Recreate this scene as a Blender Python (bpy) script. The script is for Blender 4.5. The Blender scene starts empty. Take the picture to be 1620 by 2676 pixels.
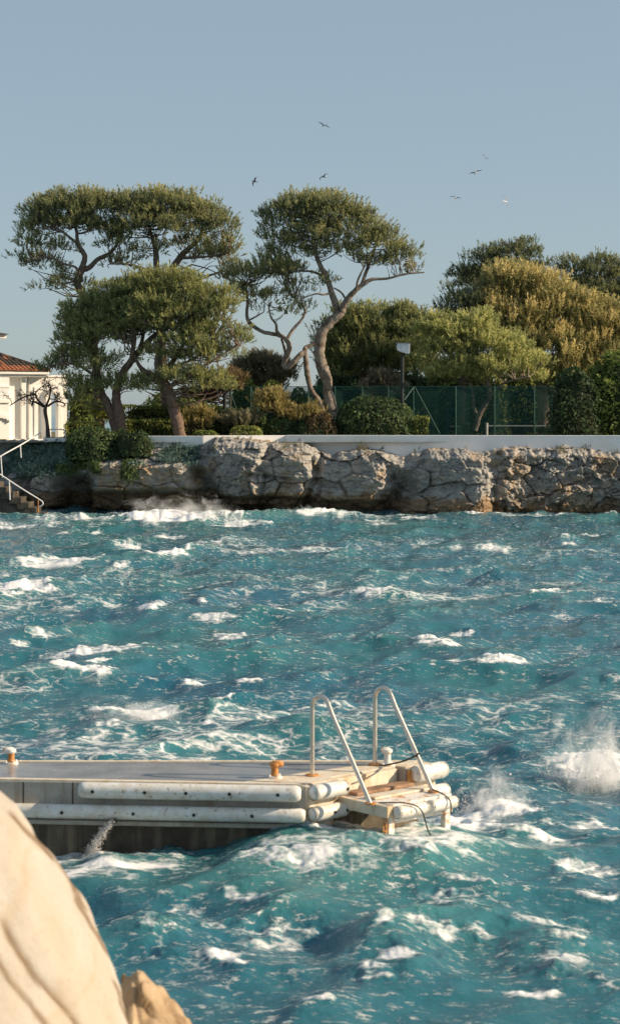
import bpy, bmesh, math, random
import numpy as np
from mathutils import Vector, Matrix

sc = bpy.context.scene
col = sc.collection
R = math.radians

# ---------------------------------------------------------------- camera
FPX, HU, HV, CAMZ = 5000.0, 810.0, 1087.0, 5.0      # focal length, vanishing point (photo pixels), eye height (m)
cd = bpy.data.cameras.new('camera'); cam = bpy.data.objects.new('camera', cd); col.objects.link(cam)
cam.location = (0, 0, CAMZ); cam.rotation_euler = (R(90), 0, 0)
cd.sensor_fit = 'VERTICAL'; cd.sensor_height = 36; cd.sensor_width = 36
cd.lens = FPX / 2676 * 36
cd.shift_y = -(1338 - HV) / 2676
cd.clip_start = 0.1; cd.clip_end = 20000
cd.dof.use_dof = True; cd.dof.focus_distance = 62; cd.dof.aperture_fstop = 3.4
sc.camera = cam

# ---------------------------------------------------------------- light
SUN_EL, SUN_AZ = 25.0, -4.0            # azimuth: degrees from +X towards +Y
w = bpy.data.worlds.new('World'); sc.world = w; w.use_nodes = True
nt = w.node_tree; bg = nt.nodes['Background']
sky = nt.nodes.new('ShaderNodeTexSky'); sky.sky_type = 'NISHITA'; sky.sun_disc = False
sky.sun_elevation = R(SUN_EL); sky.sun_rotation = R(90 - SUN_AZ)
sky.air_density = 0.9; sky.dust_density = 0.8; sky.ozone_density = 1.6
mixn = nt.nodes.new('ShaderNodeMix'); mixn.data_type = 'RGBA'; mixn.blend_type = 'MIX'
mixn.inputs[0].default_value = 0.66
mixn.inputs[7].default_value = (2.50, 3.12, 3.52, 1)     # pale hazy air
nt.links.new(sky.outputs[0], mixn.inputs[6]); nt.links.new(mixn.outputs[2], bg.inputs[0])
bg.inputs[1].default_value = 0.1
sd = bpy.data.lights.new('sun', 'SUN'); sun = bpy.data.objects.new('sun', sd); col.objects.link(sun)
sd.energy = 5.0; sd.angle = R(0.5); sd.color = (1.0, 0.80, 0.56)
sv = Vector((math.cos(R(SUN_EL)) * math.cos(R(SUN_AZ)), math.cos(R(SUN_EL)) * math.sin(R(SUN_AZ)), math.sin(R(SUN_EL))))
sun.rotation_euler = sv.to_track_quat('Z', 'Y').to_euler()
vs = sc.view_settings
vs.view_transform = 'Standard'; vs.look = 'None'; vs.exposure = 0.46; vs.gamma = 1; vs.use_curve_mapping = False
sc.cycles.max_bounces = 6; sc.cycles.volume_bounces = 3; sc.cycles.transparent_max_bounces = 12
sc.cycles.use_denoising = True

# ---------------------------------------------------------------- helpers
def P(u, v, Y):
    return Vector(((u - HU) * Y / FPX, Y, CAMZ - (v - HV) * Y / FPX))
def water_at(u, v, z=0.15):
    Y = FPX * (CAMZ - z) / (v - HV)
    return (u - HU) * Y / FPX, Y
def rng(seed): return np.random.default_rng(seed)

def tag(o, label=None, cat=None, group=None, kind=None):
    if label: o['label'] = label
    if cat: o['category'] = cat
    if group: o['group'] = group
    if kind: o['kind'] = kind
    return o
def link(o, parent=None):
    col.objects.link(o)
    if parent is not None: o.parent = parent
    return o
def empty(name, loc=(0, 0, 0), rz=0):
    o = bpy.data.objects.new(name, None); o.location = loc; o.rotation_euler = (0, 0, rz)
    o.empty_display_size = 0.3
    return link(o)
def mesh_np(name, V, F, mat, parent=None, attrs=None, smooth=False):
    """V (n,3); F (m,k) array"""
    V = np.asarray(V, np.float32); F = np.asarray(F, np.int32)
    me = bpy.data.meshes.new(name)
    me.vertices.add(len(V)); me.vertices.foreach_set('co', V.ravel())
    k = F.shape[1]
    me.loops.add(F.size); me.loops.foreach_set('vertex_index', F.ravel())
    me.polygons.add(len(F)); me.polygons.foreach_set('loop_start', np.arange(0, F.size, k, dtype=np.int32))
    if smooth: me.polygons.foreach_set('use_smooth', np.ones(len(F), bool))
    for an, av in (attrs or {}).items():
        a = me.attributes.new(an, 'FLOAT', 'POINT'); a.data.foreach_set('value', np.asarray(av, np.float32).ravel())
    me.update(calc_edges=True)
    me.materials.append(mat)
    o = bpy.data.objects.new(name, me)
    if parent is not None and parent.type == 'EMPTY':
        pass
    return link(o, parent)
class MB:
    """collects polygons for ONE mesh"""
    def __init__(s): s.v = []; s.f = []
    def add(s, vs_, fs):
        b = len(s.v); s.v += [tuple(x) for x in vs_]; s.f += [tuple(b + i for i in f) for f in fs]; return s
    def box(s, x0, x1, y0, y1, z0, z1):
        return s.add([(x0,y0,z0),(x1,y0,z0),(x1,y1,z0),(x0,y1,z0),(x0,y0,z1),(x1,y0,z1),(x1,y1,z1),(x0,y1,z1)],
              [(3,2,1,0),(4,5,6,7),(0,1,5,4),(1,2,6,5),(2,3,7,6),(3,0,4,7)])
    def prism(s, pts, z0, z1):
        n = len(pts)
        return s.add([(p[0],p[1],z0) for p in pts] + [(p[0],p[1],z1) for p in pts],
              [tuple(range(n-1,-1,-1)), tuple(range(n,2*n))] + [(i,(i+1)%n,n+(i+1)%n,n+i) for i in range(n)])
    def prism_y(s, pts, y0, y1):     # polygon in x,z extruded along y (pts counter-clockwise seen from -y)
        n = len(pts)
        return s.add([(p[0],y0,p[1]) for p in pts] + [(p[0],y1,p[1]) for p in pts],
              [tuple(range(n)), tuple(range(2*n-1,n-1,-1))] + [(i,n+i,n+(i+1)%n,(i+1)%n) for i in range(n)])
    def tube(s, pts, rad, n=8, cap=True):
        V, F = tube_np(pts, rad, n)
        s.add(V.tolist(), F.tolist())
        if cap:
            m = len(s.v); s.f.append(tuple(range(m - len(V), m - len(V) + n))[::-1]); s.f.append(tuple(range(m - n, m)))
        return s
    def build(s, name, mat, parent=None, bevel=0, smooth=False, segs=2):
        me = bpy.data.meshes.new(name); me.from_pydata(s.v, [], s.f)
        bm = bmesh.new(); bm.from_mesh(me)
        bmesh.ops.recalc_face_normals(bm, faces=bm.faces)
        if bevel: bmesh.ops.bevel(bm, geom=[e for e in bm.edges if e.calc_face_angle(0) > 0.5], offset=bevel, segments=segs, affect='EDGES', profile=0.5)
        bm.to_mesh(me); bm.free()
        if smooth:
            me.polygons.foreach_set('use_smooth', np.ones(len(me.polygons), bool))
            try: me.set_sharp_from_angle(angle=R(40))
            except Exception: pass
        me.materials.append(mat); me.update()
        return link(bpy.data.objects.new(name, me), parent)

def spline(pts, k=6):
    """Catmull-Rom through rows of any width"""
    p = np.asarray(pts, float)
    if len(p) < 3: return p
    q = np.vstack([2*p[0]-p[1], p, 2*p[-1]-p[-2]]); out = []
    for i in range(1, len(q) - 2):
        t = np.linspace(0, 1, k, endpoint=False)[:, None]
        a, b, c, d = q[i-1], q[i], q[i+1], q[i+2]
        out.append(0.5*((2*b)+(-a+c)*t+(2*a-5*b+4*c-d)*t**2+(-a+3*b-3*c+d)*t**3))
    out.append(p[-1:])
    return np.vstack(out)
def tube_np(pts, rad, n=8):
    p = np.asarray(pts, float); m = len(p)
    r = np.broadcast_to(np.asarray(rad, float), (m,))
    t = np.gradient(p, axis=0); t /= np.linalg.norm(t, axis=1)[:, None] + 1e-9
    up = np.array([0.0, 1, 0]) if abs(t[0][1]) < 0.9 else np.array([1.0, 0, 0])
    N = np.zeros_like(p); cur = up - t[0]*up.dot(t[0]); cur /= np.linalg.norm(cur)
    for i in range(m):
        cur = cur - t[i]*cur.dot(t[i]); cur /= np.linalg.norm(cur) + 1e-9; N[i] = cur
    B = np.cross(t, N)
    a = np.linspace(0, 2*math.pi, n, endpoint=False)
    V = p[:, None] + r[:, None, None]*(np.cos(a)[None, :, None]*N[:, None] + np.sin(a)[None, :, None]*B[:, None])
    i = np.arange(m-1)[:, None]*n; j = np.arange(n)[None]; j2 = (j+1) % n
    F = np.stack([i+j, i+j2, i+n+j2, i+n+j], -1).reshape(-1, 4)
    return V.reshape(-1, 3), F

# ---- numpy noise
def _h(ix, iy, iz, seed):
    n = (ix.astype(np.int64)*374761393 + iy.astype(np.int64)*668265263 + iz.astype(np.int64)*2147483647 + seed*974634777) & 0xffffffff
    n = ((n ^ (n >> 13))*1274126177) & 0xffffffff
    n = ((n ^ (n >> 16))*2246822519) & 0xffffffff
    return ((n ^ (n >> 15)) & 0xffffff) / float(0xffffff)
def vnoise(x, y, z=None, seed=0):
    if z is None: z = np.zeros_like(x)
    ix, iy, iz = np.floor(x), np.floor(y), np.floor(z)
    fx, fy, fz = x-ix, y-iy, z-iz
    fx, fy, fz = [f*f*f*(f*(f*6-15)+10) for f in (fx, fy, fz)]
    def g(a, b, c): return _h(ix+a, iy+b, iz+c, seed)
    r0 = (g(0,0,0)*(1-fx)+g(1,0,0)*fx)*(1-fy) + (g(0,1,0)*(1-fx)+g(1,1,0)*fx)*fy
    if not np.any(fz): return r0
    r1 = (g(0,0,1)*(1-fx)+g(1,0,1)*fx)*(1-fy) + (g(0,1,1)*(1-fx)+g(1,1,1)*fx)*fy
    return r0*(1-fz)+r1*fz
def fbm(x, y, z=None, o=4, seed=0, gain=.5):
    s = 0; a = 1; t = 0
    for i in range(o):
        s = s + a*(vnoise(x*2**i, y*2**i, None if z is None else z*2**i, seed+i)*2-1); t += a; a *= gain
    return s/t
def voro(x, y, seed=0):
    """F1, F2, cell id hash a, hash b, dx, dy to the cell point"""
    ix, iy = np.floor(x), np.floor(y)
    f1 = np.full(x.shape, 9.); f2 = f1.copy(); ha = np.zeros_like(x); hb = ha.copy(); ddx = ha.copy(); ddy = ha.copy()
    z = np.zeros_like(x)
    for a in (-1, 0, 1):
        for b in (-1, 0, 1):
            cx, cy = ix+a, iy+b
            px = cx+_h(cx, cy, z, seed); py = cy+_h(cx, cy, z+1, seed)
            d = np.hypot(px-x, py-y); n = d < f1
            f2 = np.where(n, f1, np.minimum(f2, d))
            ha = np.where(n, _h(cx, cy, z+2, seed), ha); hb = np.where(n, _h(cx, cy, z+3, seed), hb)
            ddx = np.where(n, x-px, ddx); ddy = np.where(n, y-py, ddy); f1 = np.where(n, d, f1)
    return f1, f2, ha, hb, ddx, ddy
def sstep(a, b, x):
    t = np.clip((x-a)/(b-a), 0, 1); return t*t*(3-2*t)

# ---------------------------------------------------------------- materials
class NT:
    def __init__(s, name):
        s.m = bpy.data.materials.new(name); s.m.use_nodes = True; s.t = s.m.node_tree
        s.b = s.t.nodes['Principled BSDF']; s.out = s.t.nodes['Material Output']
    def n(s, typ, **k):
        nd = s.t.nodes.new(typ)
        for a, b in k.items(): setattr(nd, a, b)
        return nd
    def l(s, a, b): s.t.links.new(a, b)
    def coord(s, kind='Object', scale=(1, 1, 1)):
        c = s.n('ShaderNodeTexCoord'); m = s.n('ShaderNodeMapping'); m.inputs['Scale'].default_value = scale
        s.l(c.outputs[kind], m.inputs[0]); return m.outputs[0]
    def noise(s, vec, scale, detail=4, rough=.55, dist=0):
        nd = s.n('ShaderNodeTexNoise'); nd.inputs['Scale'].default_value = scale; nd.inputs['Detail'].default_value = detail
        nd.inputs['Roughness'].default_value = rough; nd.inputs['Distortion'].default_value = dist
        s.l(vec, nd.inputs['Vector']); return nd.outputs['Fac']
    def voronoi(s, vec, scale, feature='F1', rnd=1.0):
        nd = s.n('ShaderNodeTexVoronoi', feature=feature); nd.inputs['Scale'].default_value = scale
        nd.inputs['Randomness'].default_value = rnd
        s.l(vec, nd.inputs['Vector']); return nd.outputs['Distance']
    def ramp(s, fac, stops, interp='LINEAR'):
        nd = s.n('ShaderNodeValToRGB'); e = nd.color_ramp.elements; nd.color_ramp.interpolation = interp
        while len(e) < len(stops): e.new(0.5)
        for i, (p, c) in enumerate(stops):
            e[i].position = p; e[i].color = (c, c, c, 1) if not isinstance(c, tuple) else (*c, 1)
        s.l(fac, nd.inputs[0]); return nd.outputs[0]
    def math(s, op, a, b=None, clamp=False):
        nd = s.n('ShaderNodeMath', operation=op); nd.use_clamp = clamp
        for i, x in enumerate((a, b)):
            if x is None: continue
            if isinstance(x, (int, float)): nd.inputs[i].default_value = x
            else: s.l(x, nd.inputs[i])
        return nd.outputs[0]
    def mix(s, fac, a, b, blend='MIX'):
        nd = s.n('ShaderNodeMix', data_type='RGBA', blend_type=blend)
        for i, x in ((0, fac), (6, a), (7, b)):
            if isinstance(x, (int, float)): nd.inputs[i].default_value = x
            elif isinstance(x, tuple): nd.inputs[i].default_value = (*x, 1)
            else: s.l(x, nd.inputs[i])
        return nd.outputs[2]
    def attr(s, name):
        nd = s.n('ShaderNodeAttribute'); nd.attribute_name = name; return nd.outputs['Fac']
    def bump(s, h, strength=.3, dist=.02):
        nd = s.n('ShaderNodeBump'); nd.inputs['Strength'].default_value = strength; nd.inputs['Distance'].default_value = dist
        s.l(h, nd.inputs['Height']); s.l(nd.outputs[0], s.b.inputs['Normal'])
    def base(s, c, rough=.8, spec=.3, metal=0):
        if isinstance(c, tuple): s.b.inputs['Base Color'].default_value = (*c, 1)
        else: s.l(c, s.b.inputs['Base Color'])
        if isinstance(rough, (int, float)): s.b.inputs['Roughness'].default_value = rough
        else: s.l(rough, s.b.inputs['Roughness'])
        s.b.inputs['Specular IOR Level'].default_value = spec; s.b.inputs['Metallic'].default_value = metal
        return s.m
def mottled(name, c1, c2, scale=3, rough=.85, bump=.2, dist=.02, spec=.3, c3=None, scale3=.6, metal=0):
    t = NT(name); v = t.coord()
    f = t.noise(v, scale, 6, .6); c = t.mix(t.ramp(f, [(.35, 0.), (.65, 1.)]), c1, c2)
    if c3: c = t.mix(t.ramp(t.noise(v, scale3, 5, .6, .5), [(.52, 0.), (.66, 1.)]), c, c3)
    t.base(c, rough, spec, metal); t.bump(t.noise(v, scale*6, 5, .65), bump, dist)
    return t.m
def foliage_mat(name, dark, mid, tip, trans=.45):
    """tint 0..1 picks the leaf colour of each tuft"""
    t = NT(name); a = t.attr('tint')
    c = t.ramp(a, [(0., dark), (.5, mid), (1., tip)])
    t.base(c, .6, .25)
    tr = t.n('ShaderNodeBsdfTranslucent'); t.l(c, tr.inputs[0])
    mx = t.n('ShaderNodeMixShader'); mx.inputs[0].default_value = trans
    t.l(t.b.outputs[0], mx.inputs[1]); t.l(tr.outputs[0], mx.inputs[2]); t.l(mx.outputs[0], t.out.inputs[0])
    return t.m
M = {}
M['bark_grey'] = mottled('bark grey', (.12,.09,.07), (.22,.17,.135), 5, .9, .6, .04)
M['bark_pale'] = mottled('bark pale', (.17,.135,.11), (.33,.275,.225), 3.2, .9, .9, .08, c3=(.12,.085,.06), scale3=1.5)
M['bark_brown'] = mottled('bark brown', (.11,.075,.055), (.21,.145,.11), 6, .9, .7, .04)
M['bark_dark'] = mottled('bark dark', (.05,.04,.035), (.10,.075,.06), 6, .9, .5, .03)
M['pine'] = foliage_mat('pine needles', (0.087,0.125,0.087), (0.299,0.315,0.150), (0.662,0.598,0.268))
M['pine_fresh'] = foliage_mat('fresh pine needles', (0.085,0.123,0.071), (0.314,0.331,0.137), (0.661,0.627,0.251))
M['pine_sunlit'] = foliage_mat('sunlit gold pine needles', (0.139,0.163,0.082), (0.457,0.416,0.180), (0.980,0.784,0.360))  # gold mid and tip colours stand in for low sun on the needles
M['pine_pale'] = foliage_mat('pale pine needles', (0.163,0.196,0.082), (0.474,0.490,0.196), (0.915,0.850,0.360))
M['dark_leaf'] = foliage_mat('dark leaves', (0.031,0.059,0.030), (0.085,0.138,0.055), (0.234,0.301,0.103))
M['hedge_leaf'] = foliage_mat('hedge leaves', (0.064,0.105,0.036), (0.231,0.273,0.074), (0.586,0.564,0.151))
M['bright_leaf'] = foliage_mat('bright leaves', (0.080,0.121,0.033), (0.230,0.294,0.069), (0.448,0.485,0.122))
M['yellow_leaf'] = foliage_mat('yellow leaves', (0.175,0.144,0.056), (0.375,0.312,0.125), (0.650,0.550,0.250))
M['olive_leaf'] = foliage_mat('olive leaves', (0.128,0.125,0.080), (0.262,0.241,0.151), (0.457,0.404,0.255))
M['pale_leaf'] = foliage_mat('pale leaves', (0.122,0.113,0.077), (0.239,0.210,0.145), (0.400,0.341,0.242))
M['brown_leaf'] = foliage_mat('brown leaves', (.09,.065,.035), (.20,.145,.075), (.36,.26,.14))
M['blue_leaf'] = foliage_mat('blue green leaves', (0.086,0.143,0.123), (0.204,0.301,0.262), (0.452,0.549,0.477))
M['white_paint'] = mottled('white paint', (.84,.84,.83), (.88,.88,.87), 1.2, .8, .1, .01, c3=(.78,.77,.74), scale3=.5)
M['villa_wall'] = mottled('villa render', (.83,.81,.78), (.87,.86,.84), .8, .85, .1, .01)
M['shutter_white'] = mottled('white shutter', (.82,.82,.82), (.86,.86,.86), 2, .6, .05, .01)
M['tile'] = mottled('roof tile', (.36,.13,.065), (.50,.22,.12), 2.2, .85, .3, .02, c3=(.10,.07,.055), scale3=.9)
M['tile_dark'] = mottled('dark roof tile', (.06,.05,.045), (.11,.085,.07), 3, .9, .3, .02, c3=(.36,.17,.10), scale3=1.6)  # darker tile colour with scattered red patches
M['chain_post'] = mottled('dark painted post', (.015,.02,.02), (.03,.035,.035), 5, .5, .1, .01)
M['fence_green'] = mottled('green painted steel', (.010,.062,.048), (.018,.085,.066), 5, .45, .05, .01, spec=.5)
M['galv'] = mottled('pale steel', (.50,.52,.54), (.62,.64,.66), 6, .35, .05, .005, spec=.5, metal=.6)
M['rail_white'] = mottled('white railing', (.62,.62,.62), (.74,.74,.74), 6, .5, .1, .01)
M['rust'] = mottled('rust', (.42,.17,.05), (.62,.30,.10), 14, .85, .4, .01)
M['rust_white'] = mottled('white paint with rust', (.74,.70,.64), (.80,.77,.72), 10, .7, .2, .01, c3=(.50,.24,.09), scale3=9)
M['plank'] = mottled('weathered plank', (.26,.15,.09), (.38,.24,.15), 9, .8, .3, .01, c3=(.16,.09,.05), scale3=5)
M['black_rubber'] = mottled('black rubber', (.012,.012,.014), (.022,.022,.026), 10, .6, .1, .01)
M['step_stone'] = mottled('step stone', (.06,.052,.042), (.115,.10,.08), 3, .8, .5, .04, c3=(.035,.03,.022), scale3=1)
M['soil'] = mottled('garden ground', (.10,.09,.045), (.17,.15,.07), 1.2, .95, .3, .05, c3=(.06,.08,.025), scale3=.4)
M['court'] = mottled('court surface', (.05,.10,.06), (.07,.12,.075), 1, .9, .1, .01)
M['gull_white'] = mottled('white feathers', (.72,.72,.72), (.80,.80,.80), 9, .8, .1, .01)
M['gull_grey'] = mottled('grey feathers', (.16,.17,.19), (.26,.27,.29), 9, .8, .1, .01)
M['gull_dark'] = mottled('dark feathers', (.03,.03,.035), (.06,.06,.065), 9, .8, .1, .01)

def steel():
    t = NT('polished steel'); v = t.coord(scale=(1, 1, 1))
    f = t.noise(v, 30, 3)
    t.base(t.mix(f, (.58,.52,.44), (.76,.70,.62)), t.ramp(f, [(0., .22), (1., .42)]), .5, .85); return t.m
M['steel'] = steel()
def concrete(name, a, b, stain, lines=False):
    t = NT(name); v = t.coord(); vz = t.coord(scale=(6, 6, .5))
    c = t.mix(t.ramp(t.noise(v, 5, 8, .65), [(.3, 0.), (.7, 1.)]), a, b)
    c = t.mix(t.ramp(t.noise(vz, 1.4, 5, .6), [(.50, 0.), (.72, .85)]), c, stain)
    c = t.mix(t.ramp(t.noise(v, 60, 3, .6), [(.30, .5), (.42, 0.)]), c, (.10,.085,.07))
    t.base(c, .8, .3); t.bump(t.noise(v, 40, 6, .7), .4, .012); return t.m
M['concrete'] = concrete('weathered concrete', (.36,.32,.27), (.50,.455,.39), (.26,.20,.12))
M['concrete_warm'] = concrete('cream painted concrete', (.66,.57,.44), (.76,.68,.56), (.56,.36,.17))
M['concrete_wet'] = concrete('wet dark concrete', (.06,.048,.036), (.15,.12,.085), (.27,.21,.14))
def deck():
    t = NT('wet deck concrete'); v = t.coord()
    f = t.noise(v, 2.2, 6, .6)
    c = t.mix(t.ramp(f, [(.35, 0.), (.65, 1.)]), (.20,.205,.22), (.28,.28,.29))
    c = t.mix(t.ramp(t.noise(v, 50, 3), [(.62, 0.), (.70, .6)]), c, (.55,.52,.48))
    t.base(c, t.ramp(f, [(.35, .10), (.65, .30)]), .5); t.bump(t.noise(v, 30, 4), .12, .006); return t.m
M['deck'] = deck()
def fender():
    t = NT('white fender'); v = t.coord()
    c = t.mix(t.ramp(t.noise(v, 7, 6, .65), [(.38, 0.), (.70, .8)]), (.76,.76,.75), (.56,.49,.36))
    c = t.mix(t.ramp(t.noise(v, 22, 4), [(.60, 0.), (.68, .8)]), c, (.34,.24,.13))
    t.base(c, .45, .4); t.bump(t.noise(v, 12, 4), .15, .01); return t.m
M['fender'] = fender()
def screen():
    t = NT('green windscreen net'); v = t.coord()
    t.base(t.mix(t.noise(v, 1.3, 4), (.016,.070,.056), (.026,.098,.080)), .7, .2)
    tr = t.n('ShaderNodeBsdfTransparent'); mx = t.n('ShaderNodeMixShader'); mx.inputs[0].default_value = .50
    t.l(tr.outputs[0], mx.inputs[1]); t.l(t.b.outputs[0], mx.inputs[2]); t.l(mx.outputs[0], t.out.inputs[0]); return t.m
M['screen'] = screen()
def net():
    t = NT('tennis net'); t.base((.02,.03,.03), .8, .2)
    tr = t.n('ShaderNodeBsdfTransparent'); mx = t.n('ShaderNodeMixShader'); mx.inputs[0].default_value = .35
    t.l(tr.outputs[0], mx.inputs[1]); t.l(t.b.outputs[0], mx.inputs[2]); t.l(mx.outputs[0], t.out.inputs[0]); return t.m
M['net'] = net()
def cliff_mat():
    t = NT('limestone cliff'); v = t.coord(); vs2 = t.coord(scale=(1, 1, 2.2))
    c = t.mix(t.ramp(t.noise(v, 1.6, 8, .65), [(.32, 0.), (.68, 1.)]), (.30,.295,.285), (.50,.475,.435))
    c = t.mix(t.ramp(t.noise(vs2, 4.5, 6, .7), [(.55, 0.), (.66, .7)]), c, (.13,.125,.12))
    c = t.mix(t.ramp(t.noise(v, .55, 5, .65), [(.52, 0.), (.64, .65)]), c, (.44,.30,.17))
    a = t.attr('low')                                   # algae and rust-brown tide band above the waterline
    c = t.mix(t.math('MULTIPLY', t.attr('ochre'), t.ramp(t.noise(v, 1.1, 5, .65), [(.38, 0.), (.60, .85)])), c, (.46,.31,.17))
    band = t.math('ADD', a, t.math('MULTIPLY', t.math('SUBTRACT', t.noise(v, 1.3, 5, .6), .5), .7))
    c = t.mix(t.ramp(band, [(.42, 0.), (.60, .85)]), c, (.27,.165,.08))
    c = t.mix(t.ramp(band, [(.78, 0.), (.92, .85)]), c, (.07,.05,.033))
    ck = t.attr('crack'); c = t.mix(t.math('MULTIPLY', ck, .6), c, (.07,.055,.04))
    t.base(c, .9, .25)
    t.bump(t.math('ADD', t.noise(v, 9, 8, .7), t.math('MULTIPLY', t.voronoi(v, 5), 1.0)), .9, .14); return t.m
M['cliff'] = cliff_mat()
def rock_mat():
    t = NT('pale limestone boulder'); v = t.coord()
    c = t.mix(t.ramp(t.noise(v, 2.2, 6, .6), [(.3, 0.), (.7, 1.)]), (.42,.37,.31), (.475,.435,.385))
    c = t.mix(t.ramp(t.noise(v, 1.1, 4, .55, .6), [(.50, 0.), (.66, .45)]), c, (.40,.30,.195))
    c = t.mix(t.ramp(t.noise(v, 3.5, 5, .6, .4), [(.54, 0.), (.70, .5)]), c, (.40,.355,.295))
    wv = t.n('ShaderNodeTexWave', wave_type='BANDS'); m = t.n('ShaderNodeMapping'); m.inputs['Rotation'].default_value = (0, R(-52), R(0))
    cc = t.n('ShaderNodeTexCoord'); t.l(cc.outputs['Object'], m.inputs[0]); t.l(m.outputs[0], wv.inputs[0])
    wv.inputs['Scale'].default_value = .62; wv.inputs['Distortion'].default_value = 5.5; wv.inputs['Detail'].default_value = 3; wv.inputs['Detail Scale'].default_value = 1.1
    vein = t.ramp(wv.outputs['Fac'], [(.0, 1.), (.035, 0.)])
    c = t.mix(t.math('MULTIPLY', vein, .22), c, (.40,.27,.14))
    c = t.mix(t.math('MULTIPLY', t.attr('crack'), .95), c, (.15,.09,.04))
    c = t.mix(t.ramp(t.noise(v, 28, 5, .7), [(.56, 0.), (.68, .45)]), c, (.33,.25,.16))
    t.base(c, .8, .3); t.bump(t.math('ADD', t.noise(v, 9, 6, .6), t.math('MULTIPLY', t.noise(v, 45, 5, .7), .5)), .5, .02); return t.m
M['boulder'] = rock_mat()
M['brown_rock'] = mottled('brown cracked rock', (.33,.22,.12), (.52,.40,.27), 5, .85, .7, .03, c3=(.13,.075,.035), scale3=4)
def water_mat():
    t = NT('sea water'); v = t.coord()
    foam = t.attr('foam'); thin = t.attr('thin')
    big = t.noise(v, .16, 3, .5)
    c = t.mix(t.ramp(big, [(.35, 0.), (.65, 1.)]), (.017,.112,.172), (.032,.150,.172))  # blue and green patches stand in for reflected sky and light through waves
    c = t.mix(thin, c, (.060,.205,.205))  # paler crests: light through thin water, painted by height
    # lace of foam, broken up by stretched noise
    vs1 = t.coord(scale=(1., 1.6, 1.)); d = t.n('ShaderNodeTexNoise'); d.inputs['Scale'].default_value = 1.6; d.inputs['Detail'].default_value = 5
    t.l(vs1, d.inputs['Vector'])
    ad = t.n('ShaderNodeMix', data_type='RGBA', blend_type='LINEAR_LIGHT'); ad.inputs[0].default_value = .55
    t.l(vs1, ad.inputs[6]); t.l(d.outputs['Color'], ad.inputs[7])
    vor = t.n('ShaderNodeTexVoronoi', feature='DISTANCE_TO_EDGE'); vor.inputs['Scale'].default_value = 2.1; t.l(ad.outputs[2], vor.inputs['Vector'])
    lace = t.ramp(vor.outputs['Distance'], [(.0, 1.), (.16, 0.)])
    fine = t.noise(vs1, 11, 8, .78)
    pat = t.math('ADD', t.math('MULTIPLY', lace, .26), t.math('MULTIPLY', fine, .95))
    f = t.math('SUBTRACT', t.math('ADD', foam, pat), 1.0)
    f = t.ramp(f, [(.0, 0.), (.34, 1.)])
    f2 = t.math('MAXIMUM', f, t.ramp(t.math('ADD', foam, t.math('MULTIPLY', t.math('SUBTRACT', fine, .5), 1.2)), [(.62, 0.), (.98, 1.)]))
    mid = t.noise(t.coord(scale=(1., 2.1, 1.)), 2.6, 7, .70, .4)
    f2 = t.math('MAXIMUM', f, t.ramp(t.math('ADD', t.math('ADD', foam, t.math('MULTIPLY', t.math('SUBTRACT', fine, .5), 1.3)), t.math('MULTIPLY', t.math('SUBTRACT', mid, .5), 1.5)), [(.62, 0.), (1., 1.)]))
    fl = t.noise(t.coord(scale=(1., 1.9, 1.)), 5.2, 10, .80, .2)                # small flecks torn off the crests
    gate = t.ramp(t.noise(t.coord(scale=(1., 1.6, 1.)), .42, 4, .6), [(.36, 0.), (.54, 1.)])
    f2 = t.math('MAXIMUM', f2, t.math('MULTIPLY', t.ramp(fl, [(.555, 0.), (.64, .95)]), gate))
    milky = t.ramp(foam, [(.34, 0.), (.95, .55)])
    c = t.mix(milky, c, (.20,.38,.41))
    c = t.mix(f2, c, (.86,.86,.86))
    rough = t.ramp(f2, [(.0, .13), (.5, .7)])
    t.base(c, rough, .5); t.b.inputs['IOR'].default_value = 1.33
    h = t.math('ADD', t.math('MULTIPLY', t.noise(t.coord(scale=(1, 1.5, 1)), 4.5, 6, .62), 1.), t.math('MULTIPLY', f2, .35))
    t.bump(h, .5, .06); return t.m
M['water'] = water_mat()
def spray_mat():
    t = NT('white spray'); t.base((.88,.88,.88), .5, .3)
    tr = t.n('ShaderNodeBsdfTranslucent'); tr.inputs[0].default_value = (.88,.88,.88,1)
    mx = t.n('ShaderNodeMixShader'); mx.inputs[0].default_value = .45
    t.l(t.b.outputs[0], mx.inputs[1]); t.l(tr.outputs[0], mx.inputs[2]); t.l(mx.outputs[0], t.out.inputs[0]); return t.m
M['spray'] = spray_mat()

# ================================================================ SETTING
# ---------------------------------------------------------------- sea
def build_ocean():
    r = rng(7); N, L = 1024, 67.0
    k1 = np.fft.fftfreq(N, L/N)*2*np.pi
    kx, ky = np.meshgrid(k1, k1, indexing='ij'); k = np.hypot(kx, ky); k[0, 0] = 1
    wd = np.array([.42, -.91]); wd /= np.linalg.norm(wd)
    cosw = (kx*wd[0]+ky*wd[1])/k
    kp = 2*np.pi/5.4
    S = k**-3.85*np.exp(-1.25*(kp/k)**2.2)*(0.14+np.abs(cosw)**2.2)*np.exp(-(k*.055)**2)
    S[0, 0] = 0
    h = (r.normal(size=(N, N))+1j*r.normal(size=(N, N)))*np.sqrt(S)
    H = np.fft.ifft2(h).real; s = H.std(); sc_ = .104/s
    h = np.fft.fft2(H*sc_)
    kn = k.copy()
    dx = np.fft.ifft2(-1j*kx/kn*h).real; dy = np.fft.ifft2(-1j*ky/kn*h).real
    dxx = np.fft.ifft2(kx*kx/kn*h).real; dyy = np.fft.ifft2(ky*ky/kn*h).real; dxy = np.fft.ifft2(kx*ky/kn*h).real
    Hh = H*sc_; lam = 1.0
    J = (1-lam*dxx)*(1-lam*dyy)-(lam*dxy)**2
    return Hh, -.85*dx, -.85*dy, J, N, L
OC = build_ocean()
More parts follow.
